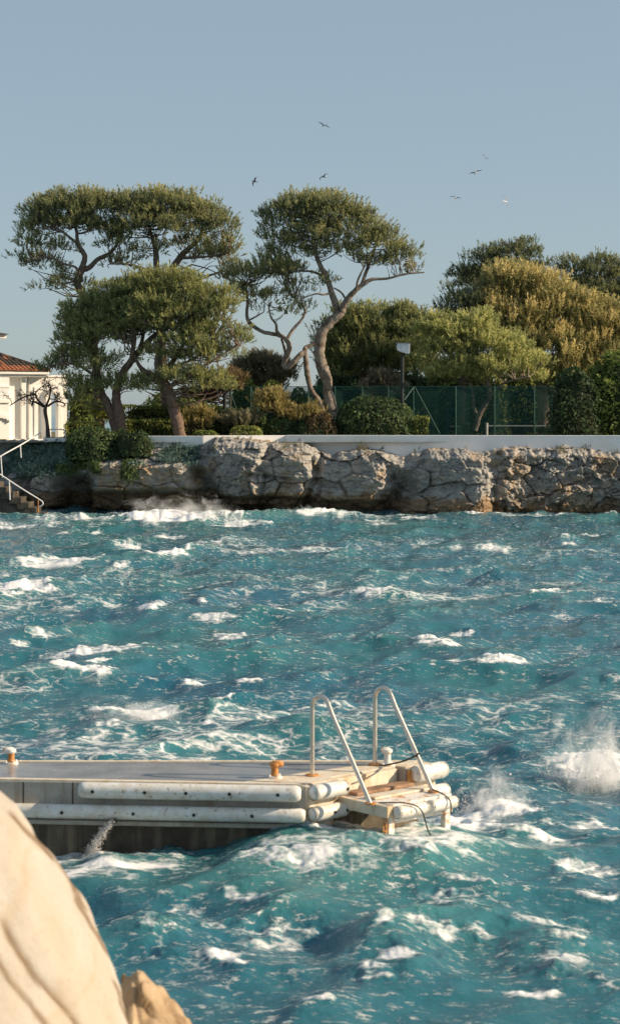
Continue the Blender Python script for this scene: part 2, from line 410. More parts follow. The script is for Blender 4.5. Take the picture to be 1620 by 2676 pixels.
def samp(A, x, y):
    N, L = OC[4], OC[5]
    fx = (x/L*N) % N; fy = (y/L*N) % N
    ix = fx.astype(int); iy = fy.astype(int); tx = fx-ix; ty = fy-iy; jx = (ix+1) % N; jy = (iy+1) % N
    ix %= N; iy %= N
    return (A[ix, iy]*(1-tx)+A[jx, iy]*tx)*(1-ty)+(A[ix, jy]*(1-tx)+A[jx, jy]*tx)*ty
# breaking crests: photo u, v, half width px, half height px, lift m, foam
BREAK = [(150,1470,150,17,.30,1.0),(400,1460,110,14,.28,.9),(50,1545,120,22,.34,1.0),(180,1580,60,12,.1,.6),(390,1592,62,22,.30,.95),(530,1575,16,14,.35,.8),
 (260,1706,150,13,.34,1.1),(60,1695,80,8,.18,.8),(205,1765,105,17,.26,.95),(350,1862,135,20,.22,1.15),(975,1550,55,16,.28,.9),(1060,1560,60,8,.12,.5),(1140,1690,85,22,.24,.95),
 (1010,1672,40,10,.12,.6),(1310,1727,110,9,.16,.85),(1400,1552,85,11,.26,.9),(1480,1592,40,14,.10,.6),(740,1590,65,11,.16,.75),(590,1658,60,15,.22,.75),(700,1440,85,8,.2,.75),(560,1420,30,9,.2,.85),(500,1440,30,16,.2,.8),
 (1300,1435,70,7,.16,.75),(1490,1420,50,7,.18,.8),(1000,1365,55,12,.16,.7),(1050,1398,35,7,.1,.6),(230,1392,55,12,.2,.9),(60,1372,120,7,.15,.8),(470,1362,170,16,.8,1.25),(640,1372,100,9,.12,.8),
 (800,1350,75,13,.5,1.15),(1260,1342,90,7,.2,.9),(1400,1345,150,6,.15,.8),(1560,1345,70,6,.12,.7),(900,1352,60,6,.1,.7),(1100,1350,70,6,.12,.7),(250,1362,120,7,.15,.9),(130,1358,60,5,.1,.8),
 (1540,2000,110,55,.30,1.15),(1500,2090,50,14,.05,.4),(1330,2125,120,34,.26,1.0),(1560,2150,70,14,.16,.8),(1200,2150,170,42,.10,1.1),(1040,2205,180,42,.08,1.05),(900,2220,120,36,.12,1.1),
 (620,2230,110,26,.22,1.0),(760,2250,110,24,.18,.9),(420,2265,130,14,.20,.85),(250,2262,60,18,.22,.95),(700,2300,120,10,.12,.6),(640,2375,55,14,.16,.8),(635,2512,60,16,.14,.8),(1060,2505,75,20,.22,.9),
 (990,2545,80,8,.12,.6),(1480,2500,90,20,.22,.8),(1400,2555,90,10,.12,.8),(1240,2330,120,14,.12,.7),(1120,2300,60,14,.1,.7),(1570,2340,60,13,.14,.9),(820,2602,70,14,.12,.7),(1300,2440,70,26,.02,.5),
 (560,2430,60,26,.02,.45),(430,2480,60,34,.02,.45),(1270,2390,40,20,.03,.5),(740,1500,50,16,.05,.4),(1500,1700,70,20,.04,.45),(1420,1830,40,6,.06,.6),(900,1830,110,9,.1,.6),(700,1840,60,8,.06,.5),
 (1080,1830,60,12,.06,.55),(560,1960,70,16,.02,.45),(430,1945,80,12,.02,.5),(1180,1600,110,18,.02,.38),(700,1680,150,16,.02,.36),(300,1500,200,22,.02,.5),(900,1650,80,10,.06,.5),(1250,1790,90,14,.04,.4),
 (830,1740,120,16,.03,.42),(1500,1480,100,12,.08,.5),(1150,1480,120,10,.06,.5),(900,1440,90,9,.08,.5),(650,1500,90,12,.08,.5),
 (1350,2200,200,44,.03,.72),(1200,2370,170,34,.03,.66),(1450,2410,150,40,.03,.62),(800,2330,170,28,.03,.62),(700,2450,150,32,.02,.55),(1000,2290,170,30,.02,.66),(1520,2270,120,24,.04,.7),(1150,2450,120,26,.03,.6)]
_r = random.Random(12)
for _i in range(90):
    BREAK.append((_r.uniform(-150, 1770), _r.uniform(1365, 2660), _r.uniform(22, 75), _r.uniform(4, 9), _r.uniform(.04, .14), _r.uniform(.5, .9)))
def swell(x, y):
    """surface height, drift, foam and thin-crest amount on world x,y"""
    h = samp(OC[0], x, y); dx = samp(OC[1], x, y); dy = samp(OC[2], x, y); J = samp(OC[3], x, y)
    nr = .72+.28*sstep(15, 27, y); h *= nr; dx *= nr; dy *= nr
    f = sstep(.42, .02, J)*.75
    # older foam that trails behind each crest
    for k_, a in ((.35, .5), (.8, .38), (1.4, .26)):
        f = np.maximum(f, a*sstep(.40, .05, samp(OC[3], x+.42*k_, y-.91*k_)))
    wob = fbm(x*.9, y*.9, None, 4, 31); wob2 = fbm(x*2.7, y*3.4, None, 4, 37)
    wob3 = fbm(x*6, y*6, None, 3, 47); wobx = fbm(x*1.0, y*5.2, None, 4, 49); patch_ = .55+.45*sstep(-.35, .35, fbm(x*.07+3, y*.11, None, 3, 43)); streak = fbm(x*.33+wob*.5, y*.75, None, 4, 41)
    f = np.maximum(f, .54*sstep(-.06, .42, streak+.35*wob2)*patch_)
    f = np.maximum(f*(.5+.5*patch_), (.30+.28*wob2+.12*wobx)*patch_)
    froth = np.zeros_like(x)
    for (u, v, hw, hh, lift, fo) in BREAK:
        X, Y = water_at(u, v); wx = hw*Y/FPX; wy = max(hh*Y*Y/(FPX*CAMZ)*.75, .16)
        m = (np.abs(x-X) < 3.6*wx+.8) & (np.abs(y-Y) < 4*wy+2.)
        if not m.any(): continue
        xx = x[m]-X; yy = y[m]-Y-(.22*wob[m]*wx)+.25*xx*.12
        gx = np.exp(-(np.abs(xx)/wx)**2.6)
        front = np.where(yy < 0, np.exp(-(yy/(wy*.75))**2), np.exp(-(yy/(wy*1.7))**2))
        ragged = np.clip(1+.9*wob2[m]+.4*wob[m], .2, 1.8)
        h[m] += lift*.62*np.exp(-(xx/(1.5*wx+.15))**2)*np.where(yy < 0, np.exp(-(yy/(wy*.6+.28))**2), np.exp(-(yy/(wy*1.3+.8))**2))*np.clip(1+.22*wob2[m]+.45*wob[m], .3, 1.6)
        w_ = gx*front; e_ = np.clip(1.35*w_-.70*(.5-.9*wobx[m]-.7*wob2[m]-.3*wob3[m])+.02, 0, 1.0)*sstep(0, .22, w_); f[m] = np.maximum(f[m], fo*.93*e_); froth[m] = np.maximum(froth[m], e_)
    for (X, Y, rx, ry, l_) in ((1.0, 21.0, 1.35, .95, .55), (.0, 20.0, 1.2, .9, .26), (-2.4, 20.1, 2.2, 1.2, .29), (3.2, 21.5, 1.2, 1.2, .12)):
        g_ = np.exp(-((x-X)/rx)**2-((y-Y)/ry)**2); h += l_*g_; f = np.maximum(f, g_*(.62+.5*wob2+.3*wobx)*(l_ > .13))
    h += .05*froth*(wob3+.5*wob2)
    thin = sstep(.10, .42, h)*.75
    return h, dx, dy, np.clip(f, 0, 1.1), thin
def build_sea():
    vv = np.concatenate([np.linspace(2990, 1330, 650)])
    Yr = FPX*CAMZ/(vv-HV)
    Yr = np.concatenate([[2.0, 5.0, 8.0, 10.5], Yr[Yr > 11.5], [105, 110, 125, 150, 200, 300, 500, 900, 2000, 5000, 12000]])
    c = np.linspace(-1, 1, 700)*.190
    side = np.array([.21, .24, .29, .36, .48, .7, 1.1, 2.0])
    c = np.concatenate([-side[::-1], c, side])
    YY, CC = np.meshgrid(Yr, c, indexing='ij')
    x = CC*np.maximum(YY, 9); y = YY.copy()
    near = (YY < 104) & (np.abs(CC) < .5)
    h = np.zeros_like(x); dx = h.copy(); dy = h.copy(); f = h.copy(); th = h.copy()
    a = swell(x[near], y[near]); h[near], dx[near], dy[near], f[near], th[near] = a
    V = np.stack([x+dx, y+dy, h], -1).reshape(-1, 3)
    n, m = x.shape; i = np.arange(n-1)[:, None]*m; j = np.arange(m-1)[None]
    F = np.stack([i+j, i+j+1, i+m+j+1, i+m+j], -1).reshape(-1, 4)
    o = mesh_np('sea', V, F, M['water'], None, {'foam': f.ravel(), 'thin': th.ravel()}, True)
    tag(o, kind='structure')
build_sea()

# ---------------------------------------------------------------- spray
OCT_V = np.array([(1,1,1),(-1,-1,1),(-1,1,-1),(1,-1,-1)], float)*.8
OCT_F = np.array([(0,2,1),(0,1,3),(0,3,2),(1,2,3)])
def drops(name, pts, sizes, seed=0):
    pts = np.asarray(pts); n = len(pts); r = rng(seed)
    st = r.uniform(.6, 1.5, (n, 1, 3))
    V = (pts[:, None]+OCT_V[None]*sizes[:, None, None]*st).reshape(-1, 3)
    F = (OCT_F[None]+4*np.arange(n)[:, None, None]).reshape(-1, 3)
    o = mesh_np(name, V, F, M['spray'], None, None, True); tag(o, kind='stuff'); return o
ICO = None
MIST = {}
def mist_mat(k):
    t = NT('mist'); t.t.nodes.remove(t.b)
    c = t.n('ShaderNodeTexCoord'); oi = t.n('ShaderNodeObjectInfo')
    va = t.n('ShaderNodeVectorMath', operation='ADD'); sc_ = t.n('ShaderNodeVectorMath', operation='SCALE'); sc_.inputs['Scale'].default_value = 40
    cb = t.n('ShaderNodeCombineXYZ'); t.l(oi.outputs['Random'], cb.inputs[0]); t.l(oi.outputs['Random'], cb.inputs[1]); t.l(cb.outputs[0], sc_.inputs[0])
    t.l(c.outputs['Object'], va.inputs[0]); t.l(sc_.outputs[0], va.inputs[1])
    n = t.noise(va.outputs[0], 3.2, 7, .68, .6)
    ln = t.n('ShaderNodeVectorMath', operation='DOT_PRODUCT'); t.l(c.outputs['Object'], ln.inputs[0]); t.l(c.outputs['Object'], ln.inputs[1])
    sx = t.n('ShaderNodeSeparateXYZ'); t.l(c.outputs['Object'], sx.inputs[0])
    d = t.math('SUBTRACT', .72, ln.outputs['Value']); d = t.math('SUBTRACT', d, t.math('MULTIPLY', sx.outputs[2], .45))
    d = t.math('ADD', d, t.math('MULTIPLY', t.math('SUBTRACT', n, .57), 5.2))
    d = t.math('MULTIPLY', t.math('MAXIMUM', d, 0.), k)
    v = t.n('ShaderNodeVolumePrincipled'); v.inputs['Color'].default_value = (1, 1, 1, 1); v.inputs['Anisotropy'].default_value = .2
    t.l(d, v.inputs['Density']); t.l(v.outputs[0], t.out.inputs['Volume']); return t.m
def mist_puff(par, X, Y, z0, W, D, Hh, seed, dens):
    global ICO
    k = round(dens*5.5/max(.3, (W*D)**.5), 2)
    if k not in MIST:
        me = bpy.data.meshes.new('mist'); bm = bmesh.new(); bmesh.ops.create_icosphere(bm, subdivisions=3, radius=1.0); bm.to_mesh(me); bm.free()
        me.materials.append(mist_mat(k)); MIST[k] = me
    o = bpy.data.objects.new('mist', MIST[k]); o.location = (X, Y, z0); o.scale = (W*1.15, D, Hh); link(o, par); tag(o, kind='stuff')
def splash(u, v, wpx, hpx, n, size, seed, lean=.3, spikes=7, depth=.5, label='burst of white spray thrown up by breaking wave', z0=.1, mist=.8, dens=1.0):
    """plumes of drops that rise from the water at photo pixel (u, v)"""
    r = rng(seed); X, Y = water_at(u, v, z0); W = wpx*Y/FPX; Hh = hpx*Y/FPX; n = int(n*1.25); size = size*.42; spikes = int(spikes*2.2)
    c = r.uniform(-1, 1, spikes); hs = (1-.6*np.abs(c)**1.5)*r.uniform(.25, 1.15, spikes); vx = lean+r.normal(0, .35, spikes)+c*.4
    k = r.integers(0, spikes, n); t = r.beta(.9, 2.6, n)
    x = X+c[k]*W+vx[k]*t*Hh*hs[k]+r.normal(0, 1, n)*(.05+.30*t)*W*.5
    z = z0-.1+hs[k]*Hh*t*(1+.12*r.normal(size=n))
    y = Y+.22+r.normal(0, 1, n)*depth*.4
    s = size*(1.15-.65*t)*r.lognormal(-.25, .5, n)
    o = drops('spray', np.stack([x, y, z], 1), s, seed+1); tag(o, label, 'spray')
    if mist: mist_puff(o, X+lean*Hh*.3, Y, z0, W*1.25, depth*.8, Hh*mist, seed, dens)
splash(1550,2050,130,230,6500,.012,11,.15,16,.6,'large burst of white spray beside the end of the dock', mist=1.35, dens=1.0)
splash(1300,2125,90,130,2600,.011,12,-.1,9,.4,'burst of spray between the ladder and the big breaker', mist=1.35, dens=0.9)
splash(350,1882,125,62,3600,.016,13,.35,16,.5,'low plume of spray blown off the crest behind the dock', mist=1.5, dens=0.9)
splash(220,1780,85,30,1500,.014,14,.4,10,.4,'fine spray blown from crest above the dock, short one', mist=1.3, dens=0.6)
splash(290,1718,110,24,1200,.014,15,.3,12,.4,'fine spray along the long white crest in open water', mist=1.3, dens=0.6)
splash(545,1365,60,72,2600,.022,16,-.1,8,.5,'tall thin plume of spray against the brown cave rock', mist=1.5, dens=0.8)
splash(470,1362,140,62,3000,.024,17,.1,14,.6,'wide white surge of spray under the layered rock ledge', mist=1.7, dens=1.7)
splash(800,1358,60,38,1700,.022,18,-.2,9,.5,'spray breaking at the foot of the grey cliff face', mist=1.4, dens=1.0)
splash(690,2245,150,95,2600,.009,19,-.1,12,.3,'spray thrown up against the dark dock base')
splash(470,2270,190,60,1200,.008,20,0,12,.3,'scattered drops splashing along the shaded dock base')
splash(230,2275,55,75,900,.009,21,-.1,6,.25,'spray splashing between the pale boulder and the dock')
splash(940,2200,110,70,1700,.009,22,.1,10,.4,'spray churning below the metal ladder', mist=1.1, dens=0.7)
splash(1420,1555,50,26,700,.015,23,-.1,6,.4,'small white spray on a crest in open water')
splash(390,1600,50,30,800,.015,24,.2,6,.4,'small spray on the crest facing the open channel')
splash(140,1478,120,24,1300,.018,25,.3,12,.5,'line of spray on the crest nearest the stone stairs')
splash(480,1465,40,30,700,.017,26,.1,6,.4,'spray lifting off a crest before the layered ledge')
splash(1130,1700,70,26,700,.013,27,.2,7,.4,'spray on the curling crest behind the ladder')
splash(1300,1348,120,16,1000,.020,28,0,12,.4,'thin spray along the foot of the orange rock')
splash(240,1368,90,26,1100,.020,29,.1,9,.4,'spray at the foot of the dark cave by the stairs')
splash(1480,2520,60,60,700,.006,30,.1,6,.3,'fine spray on a small crest close to the viewer')
splash(1060,2520,50,36,600,.006,31,.2,6,.3,'fine spray on a crest in front of the boulder')
splash(975,1556,45,20,600,.015,32,.1,6,.4,'little spray on a crest in the middle of the channel')

# ---------------------------------------------------------------- land behind the sea wall
def ground(name, x0, x1, y0, y1, z, n, mat, amp=.05):
    X, Y = np.meshgrid(np.linspace(x0, x1, n), np.linspace(y0, y1, n), indexing='ij')
    Z = z(X, Y)+amp*fbm(X*.4, Y*.4, None, 3, 5)
    i = np.arange(n-1)[:, None]*n; j = np.arange(n-1)[None]
    F = np.stack([i+j, i+n+j, i+n+j+1, i+j+1], -1).reshape(-1, 4)
    o = mesh_np(name, np.stack([X, Y, Z], -1).reshape(-1, 3), F, mat, None, None, True); tag(o, kind='structure'); return o
ground('garden_ground', -70, 70, 100.2, 190, lambda X, Y: 3.62-8*sstep(165, 188, Y), 90, M['soil'])

# ---------------------------------------------------------------- cliff
UT = np.array([-700,-200,0,60,130,230,300,390,480,505,530,560,640,700,800,840,870,900,960,1010,1060,1120,1200,1260,1310,1400,1500,1620,1800,2300])
VT = 3*((UT > 640))-5*(UT > 1090)+np.array([1215,1235,1240,1215,1195,1200,1192,1188,1196,1190,1160,1150,1152,1160,1162,1180,1196,1180,1176,1188,1198,1184,1178,1192,1176,1176,1172,1188,1180,1190])
YC = 98.6
def build_cliff():
    nx, nz = 1040, 165
    xs = np.linspace(-24, 24, nx); u1 = xs*FPX/YC+HU
    zt = CAMZ-(np.interp(u1, UT, VT)-HV)*YC/FPX
    zt = zt+.10*fbm(xs*1.6, xs*0+3, None, 4, 3)+.05*fbm(xs*6, xs*0, None, 3, 8)
    T = np.linspace(0, 1, nz); Xg, Tg = np.meshgrid(xs, T, indexing='ij'); ZT = zt[:, None]; U = u1[:, None]+0*Tg
    face = Tg <= .80
    Zg = np.where(face, -1.2+(ZT+1.2)*(Tg/.80), ZT)
    Vp = HV+(CAMZ-Zg)*FPX/YC          # photo row of the point, only used to lay out the rock masses
    def bump_(u0, u1_, e=18): return sstep(u0-e, u0+e, U)*(1-sstep(u1_-e, u1_+e, U))
    y = np.full_like(Xg, YC)-.075*Xg
    y += .55*fbm(Xg*.22, Zg*.5, None, 3, 21)
    Uw = U+34*fbm(Xg*.55, Zg*1.1, None, 4, 23, .6)+(Vp-1240)*.22
    # rock masses (nearer = smaller y)
    def mass(u0, u1_, d, e=16):
        c = (Uw-(u0+u1_)/2)/((u1_-u0)/2)
        t = np.clip((c+1)/2, 0, 1); return -d*(.45*sstep(0, .10, t)+.75*t)*(1-sstep(.80, 1.0, t))*(np.abs(c) < 1)
    slant = (Vp-1180)*.18
    y += mass(520, 700, .95)*(Vp < 1320)+mass(690+0, 830, .9)+mass(822, 1012, .8)+mass(1085, 1300, 1.0)
    y += mass(1268, 1340, .5)+.20*np.clip(Xg-9.6, 0, 6)+mass(225, 545, 1.0)*sstep(1196, 1222, Vp)+mass(1700, 2000, .9)
    y += mass(985, 1080, .25)
    # tops step back, so that the upper edge catches the light
    y += .75*sstep(.45, 0, (ZT-Zg))**1.5
    # slab sloping down towards the water
    y += -.5*bump_(1080, 1290, 25)*sstep(0, 60, Vp-(1290-(U-1080)*.33))
    # undercuts and caves
    y += 2.4*np.exp(-((Uw-190)/52)**4)*sstep(1238, 1275, Vp+14*fbm(Xg*1.2, Zg, None, 3, 33))
    y += 1.7*bump_(235, 560, 22)*sstep(1272, 1296, Vp+.02*(U-400))
    y += 1.5*np.exp(-((U-(505+(Vp-1215)*.75))/26)**2)*sstep(1205, 1235, Vp)
    y += 1.2*bump_(560, 815, 22)*sstep(1292, 1308, Vp)
    y += .75*bump_(815, 1010, 14)*sstep(1300, 1318, Vp)
    y += 1.7*np.exp(-((Uw-1046)/30)**2)*sstep(1215, 1300, Vp+20*fbm(Xg*1.5, Zg*.5, None, 3, 29))
    y += .8*np.exp(-((U-(842-(Vp-1190)*.34))/9)**2)*(Vp > 1185)
    y += .9*np.exp(-((U-(1290-(Vp-1190)*.0))/14)**2)*sstep(1240, 1290, Vp)
    y += .5*np.exp(-((Vp-(1238+.12*(U-650)))/5)**2)*bump_(640, 760, 14)
    # cracked blocks
    wx = .35*fbm(Xg*.7, Zg*.7, None, 3, 51); wz = .25*fbm(Xg*.8, Zg*.8, None, 3, 53)
    f1, f2, ha, hb, ddx, ddy = voro((Xg+wx)*.62, (Zg+wz)*1.15, 61)
    c1 = sstep(.09, .0, f2-f1)*sstep(-.25, .25, fbm(Xg*.5, Zg*.8, None, 3, 67))
    y += (ha-.5)*.50+ddx*(hb-.5)*.95+ddy*(ha-.5)*.65+c1*.16
    g1, g2, ga, gb, gdx, gdy = voro((Xg+wx*.5)*2.0, (Zg+wz*.5)*2.9, 71)
    c2 = sstep(.12, .0, g2-g1)*sstep(-.2, .3, fbm(Xg*1.1, Zg*1.1, None, 3, 77)); rough_ = .55+.75*bump_(1290, 2300, 40)+.5*bump_(500, 700, 30)
    y += rough_*((ga-.5)*.20+gdx*(gb-.5)*.34+gdy*(ga-.5)*.25+c2*.08)
    k1, k2, ka, kb, kdx, kdy = voro(Xg*5.2, Zg*6.2, 81)
    y += rough_*((ka-.5)*.055+kdx*(kb-.5)*.09+sstep(.2, 0, k2-k1)*.035)
    # beds
    bed = Zg*2.4+.35*fbm(Xg*.25, Zg*.3, None, 2, 91)-.03*Xg
    y += .16*(1-rough_*.6)*(np.abs((bed % 1)-.5)*2)**6*sstep(-.2, .3, fbm(Xg*.4, Zg, None, 2, 88))
    rg = (1-np.abs(fbm(Xg*.9+wx, Zg*1.3+wz, None, 5, 87, .6)))-.75
    y += -.34*rg-.18*((1-np.abs(fbm(Xg*2.6, Zg*2.9, None, 4, 89, .6)))-.75)*rough_
    y += .06*fbm(Xg*3, Zg*3, None, 5, 95, .65)
    # the flat top runs back to the wall
    tt = np.clip((Tg-.80)/.20, 0, 1)
    back = np.where(U < 520, 3.72, ZT+.12)
    Yt = y+tt*(101.2-y)
    Zt = Zg+(back-Zg)*tt**.8*(~face)+.12*fbm(Xg*1.6, Yt*1.6, None, 4, 97)*np.minimum(1, tt*5)+.05*fbm(Xg*5, Yt*5, None, 3, 99)*np.minimum(1, tt*5)
    Yf = np.where(face, y, Yt); Zf = np.where(face, Zg+.05*fbm(Xg*2.2, y*2+Zg*2, None, 3, 93), Zt)
    low = np.clip(1-(Zf-.0)/1.9, 0, 1)*.9+.12*bump_(100, 1010, 60)*sstep(1260, 1300, Vp)
    low = low*(1-.25*bump_(1290, 2300, 60))
    n, m = Xg.shape; i = np.arange(n-1)[:, None]*m; j = np.arange(m-1)[None]
    F = np.stack([i+j, i+m+j, i+m+j+1, i+j+1], -1).reshape(-1, 4)
    V = np.stack([Xg, Yf, Zf], -1).reshape(-1, 3)
    o = mesh_np('cliff', V, F, M['cliff'], None, {'low': low.ravel(), 'ochre': (bump_(235, 545, 40)*sstep(1205, 1235, Vp)+.7*bump_(1290, 2300, 50)*sstep(1235, 1290, Vp)).ravel(), 'crack': np.clip(np.maximum(c1*.8, c2*.6), 0, 1).ravel()}, False)
    tag(o, kind='structure'); return V.reshape(n, m, 3), xs
CL, CLX = build_cliff()

# ---------------------------------------------------------------- sea wall
def wall_seg(root, name, plan, top, bot, thick=.35, mat=M['white_paint'], bev=.02):
    """plan: front line points (u, Y); bottom heights follow as list of v"""
    mb = MB(); fr = [P(u, top, Y) for u, Y in plan]
    n = len(fr); zt = fr[0].z
    bz = [CAMZ-(b-HV)*plan[i][1]/FPX for i, b in enumerate(bot)]
    vs_ = []
    for i, p in enumerate(fr): vs_ += [(p.x, p.y, bz[i]), (p.x, p.y, zt), (p.x, p.y+thick, zt), (p.x, p.y+thick, bz[i])]
    fs = [(0,1,2,3), (4*n-1, 4*n-2, 4*n-3, 4*n-4)]
    for i in range(n-1):
        a, b = 4*i, 4*i+4
        fs += [(a, b, b+1, a+1), (a+1, b+1, b+2, a+2), (a+2, b+2, b+3, a+3), (a+3, b+3, b, a)]
    mb.add(vs_, fs); return mb.build(name, mat, root, bevel=bev)
wl = empty('sea_wall'); tag(wl, 'low white rendered sea wall running along the top of the cliff', 'wall')
wall_seg(wl, 'wall_section', [(330,100.6),(532,100.15)], 1139, [1230,1230])
wall_seg(wl, 'wall_section', [(532.5,100.18),(800,101.5)], 1138.2, [1230,1230])
wall_seg(wl, 'wall_section', [(748,101.0),(1120,100.3),(1620,99.4),(2200,98.4)], 1137, [1230,1230,1230,1230])
# concrete footing where the rock meets the wall
wall_seg(wl, 'wall_footing', [(640,99.45),(790,99.42)], 1158, [1240,1240], .6, M['concrete'])

# ---------------------------------------------------------------- foliage generators
def unit(v): return v/(np.linalg.norm(v, axis=-1, keepdims=True)+1e-9)
def blades(pos, axis, blob_tint, r, nb=5, length=(.17,.30), width=.045, spread=.55):
    """needle sprays: nb thin triangles per tuft"""
    n = len(pos)
    ax = unit(np.repeat(axis, nb, 0)+r.normal(0, spread, (n*nb, 3)))
    p = np.repeat(pos, nb, 0)
    L = r.uniform(length[0], length[1], (n*nb, 1))
    side = unit(np.cross(ax, r.normal(size=(n*nb, 3))))*width*.5*r.uniform(.7, 1.3, (n*nb, 1))
    V = np.stack([p-side, p+side, p+ax*L+side*.25], 1).reshape(-1, 3)
    F = np.arange(3*n*nb).reshape(-1, 3)
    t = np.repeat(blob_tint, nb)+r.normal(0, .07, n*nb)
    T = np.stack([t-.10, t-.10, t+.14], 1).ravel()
    return V, F, np.clip(T, 0, 1)
def crown_clumps(blobs, Y, r, dens=1.0, csize=1.0):
    """clump centres, outward directions, radii on ellipsoid shells given as (u, v, ru, rv, density[, dY])"""
    C, D, Rr = [], [], []
    for b in blobs:
        u, v, ru, rv, de = b[:5]; dY = b[5] if len(b) > 5 else 0
        yy = Y+dY; c = np.array(P(u, v, yy)); rad = np.array([ru*yy/FPX, ru*yy/FPX*.8, rv*1.10*yy/FPX])
        area = 12.6*(((rad[0]*rad[1])**1.6+2*(rad[0]*rad[2])**1.6)/3)**(1/1.6)
        n = max(4, int(area/(.62*csize**2)*de*dens*1.32))
        d = unit(r.normal(size=(n*3, 3))); d = d[(d[:, 2] > -.45) & ((d[:, 1] < .25) | (r.random(n*3) < .55))][:n]
        rr = r.uniform(.12, 1.0, (len(d), 1))**.6*np.where(r.random((len(d), 1)) < .14, 1.18, 1.)
        C.append(c+d*rr*rad); D.append(unit(d/rad*rad.min())); Rr.append(r.uniform(.30, .62, len(d))*csize)
    return np.vstack(C), np.vstack(D), np.concatenate(Rr)
def needle_crown(C, D, Rr, r, per=24, up=.6, tint=(.25, .6), nb=5, length=(.13,.22), width=.045, spread=.5, flat=.62, candle=.42):
    """each clump is a dome of upright brush-like shoots, each shoot a spindle of needles"""
    n = len(C); k = np.repeat(np.arange(n), np.maximum(3, (per*.36*(Rr/.46)**2)).astype(int)); m = len(k)
    d = unit(r.normal(size=(m, 3))); d[:, 2] = np.where(d[:, 2] < -.2, -d[:, 2], d[:, 2])
    base = C[k]+d*Rr[k][:, None]*r.uniform(.35, .95, (m, 1))*np.array([1.2, 1.2, flat])
    ax = unit(np.array([0, 0, up])+.50*d+.40*D[k]+r.normal(0, .15, (m, 3)))
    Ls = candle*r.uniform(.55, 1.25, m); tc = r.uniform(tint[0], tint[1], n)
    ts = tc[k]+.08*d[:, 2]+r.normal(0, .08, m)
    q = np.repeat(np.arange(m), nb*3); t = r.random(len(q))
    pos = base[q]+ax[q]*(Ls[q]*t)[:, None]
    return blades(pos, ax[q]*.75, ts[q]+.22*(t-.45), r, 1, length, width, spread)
NTRI = [0]
def make_tree(name, label, Y, stems, blobs, mat, bark, seed, dens=1.0, csize=1.0, per=24, group=None, twig=.6, cat='tree', lean=0, **kw):
    r = rng(seed); s0 = stems[0][1][0]; base = P(s0[0], s0[1], Y+s0[2]); root = empty(name, base)
    tag(root, label, cat, group); B = np.array(base); lim = []
    for kind, pts in stems:
        q = np.array([[*P(u, v, Y+dy), rp*Y/FPX] for u, v, dy, rp in pts]); q = spline(q, 7)
        wob = r.normal(0, 1, (len(q), 3)); q[1:-1, :3] += wob[1:-1]*q[1:-1, 3:4]*.05
        q[:, 3] *= .86*(1+.05*np.sin(np.arange(len(q))*.37+seed))
        lim.append(q)
        nseg = 12 if q[0, 3] > .12 else 8
        V, F = tube_np(q[:, :3]-B, np.maximum(q[:, 3], .012), nseg)
        mesh_np(kind, V, F, bark, root, None, True); NTRI[0] += 2*len(F)
    C, D, Rr = crown_clumps(blobs, Y, r, dens, csize)
    if twig:
        LP = np.vstack(lim); Vs, Fs, nv = [], [], 0
        # joints of each limb pull twigs towards the clumps above them
        for i in np.flatnonzero(r.random(len(C)) < twig):
            d = np.linalg.norm(LP[:, :3]-C[i], axis=1)+np.maximum(0, LP[:, 2]-C[i][2]+.2)*2.5
            p0 = LP[np.argmin(d)]; L = np.linalg.norm(C[i]-p0[:3])
            if L > 4.5: continue
            m1 = p0[:3]*.55+C[i]*.45+r.normal(0, .09*L, 3)+np.array([0, 0, -.05*L]); m2 = p0[:3]*.2+C[i]*.8+r.normal(0, .05*L, 3)
            q = spline(np.array([p0[:3], m1, m2, C[i]]), 2); rad = np.linspace(min(.07, .018+.013*L), .010, len(q))
            V, F = tube_np(q-B, rad, 3); Vs.append(V); Fs.append(F+nv); nv += len(V)
        if Vs:
            mesh_np('branches', np.vstack(Vs), np.vstack(Fs), bark, root, None, True)['kind'] = 'stuff'; NTRI[0] += 2*sum(map(len, Fs))
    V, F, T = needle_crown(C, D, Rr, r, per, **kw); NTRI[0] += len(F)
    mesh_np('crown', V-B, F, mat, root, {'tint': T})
    return root
def leaves_on(pos, nor, size, r, tint, up=.25):
    n = len(pos); nn = unit(nor+r.normal(0, .55, (n, 3))+np.array([0, 0, up]))
    a = unit(np.cross(nn, r.normal(size=(n, 3)))); b = np.cross(nn, a)
    s = size*r.uniform(.7, 1.35, (n, 1))
    V = np.stack([pos-a*s, pos-b*s*.5, pos+a*s, pos+b*s*.5+nn*s*.25], 1).reshape(-1, 3)
    return V, np.arange(4*n).reshape(-1, 4), np.repeat(np.clip(tint, 0, 1), 4)
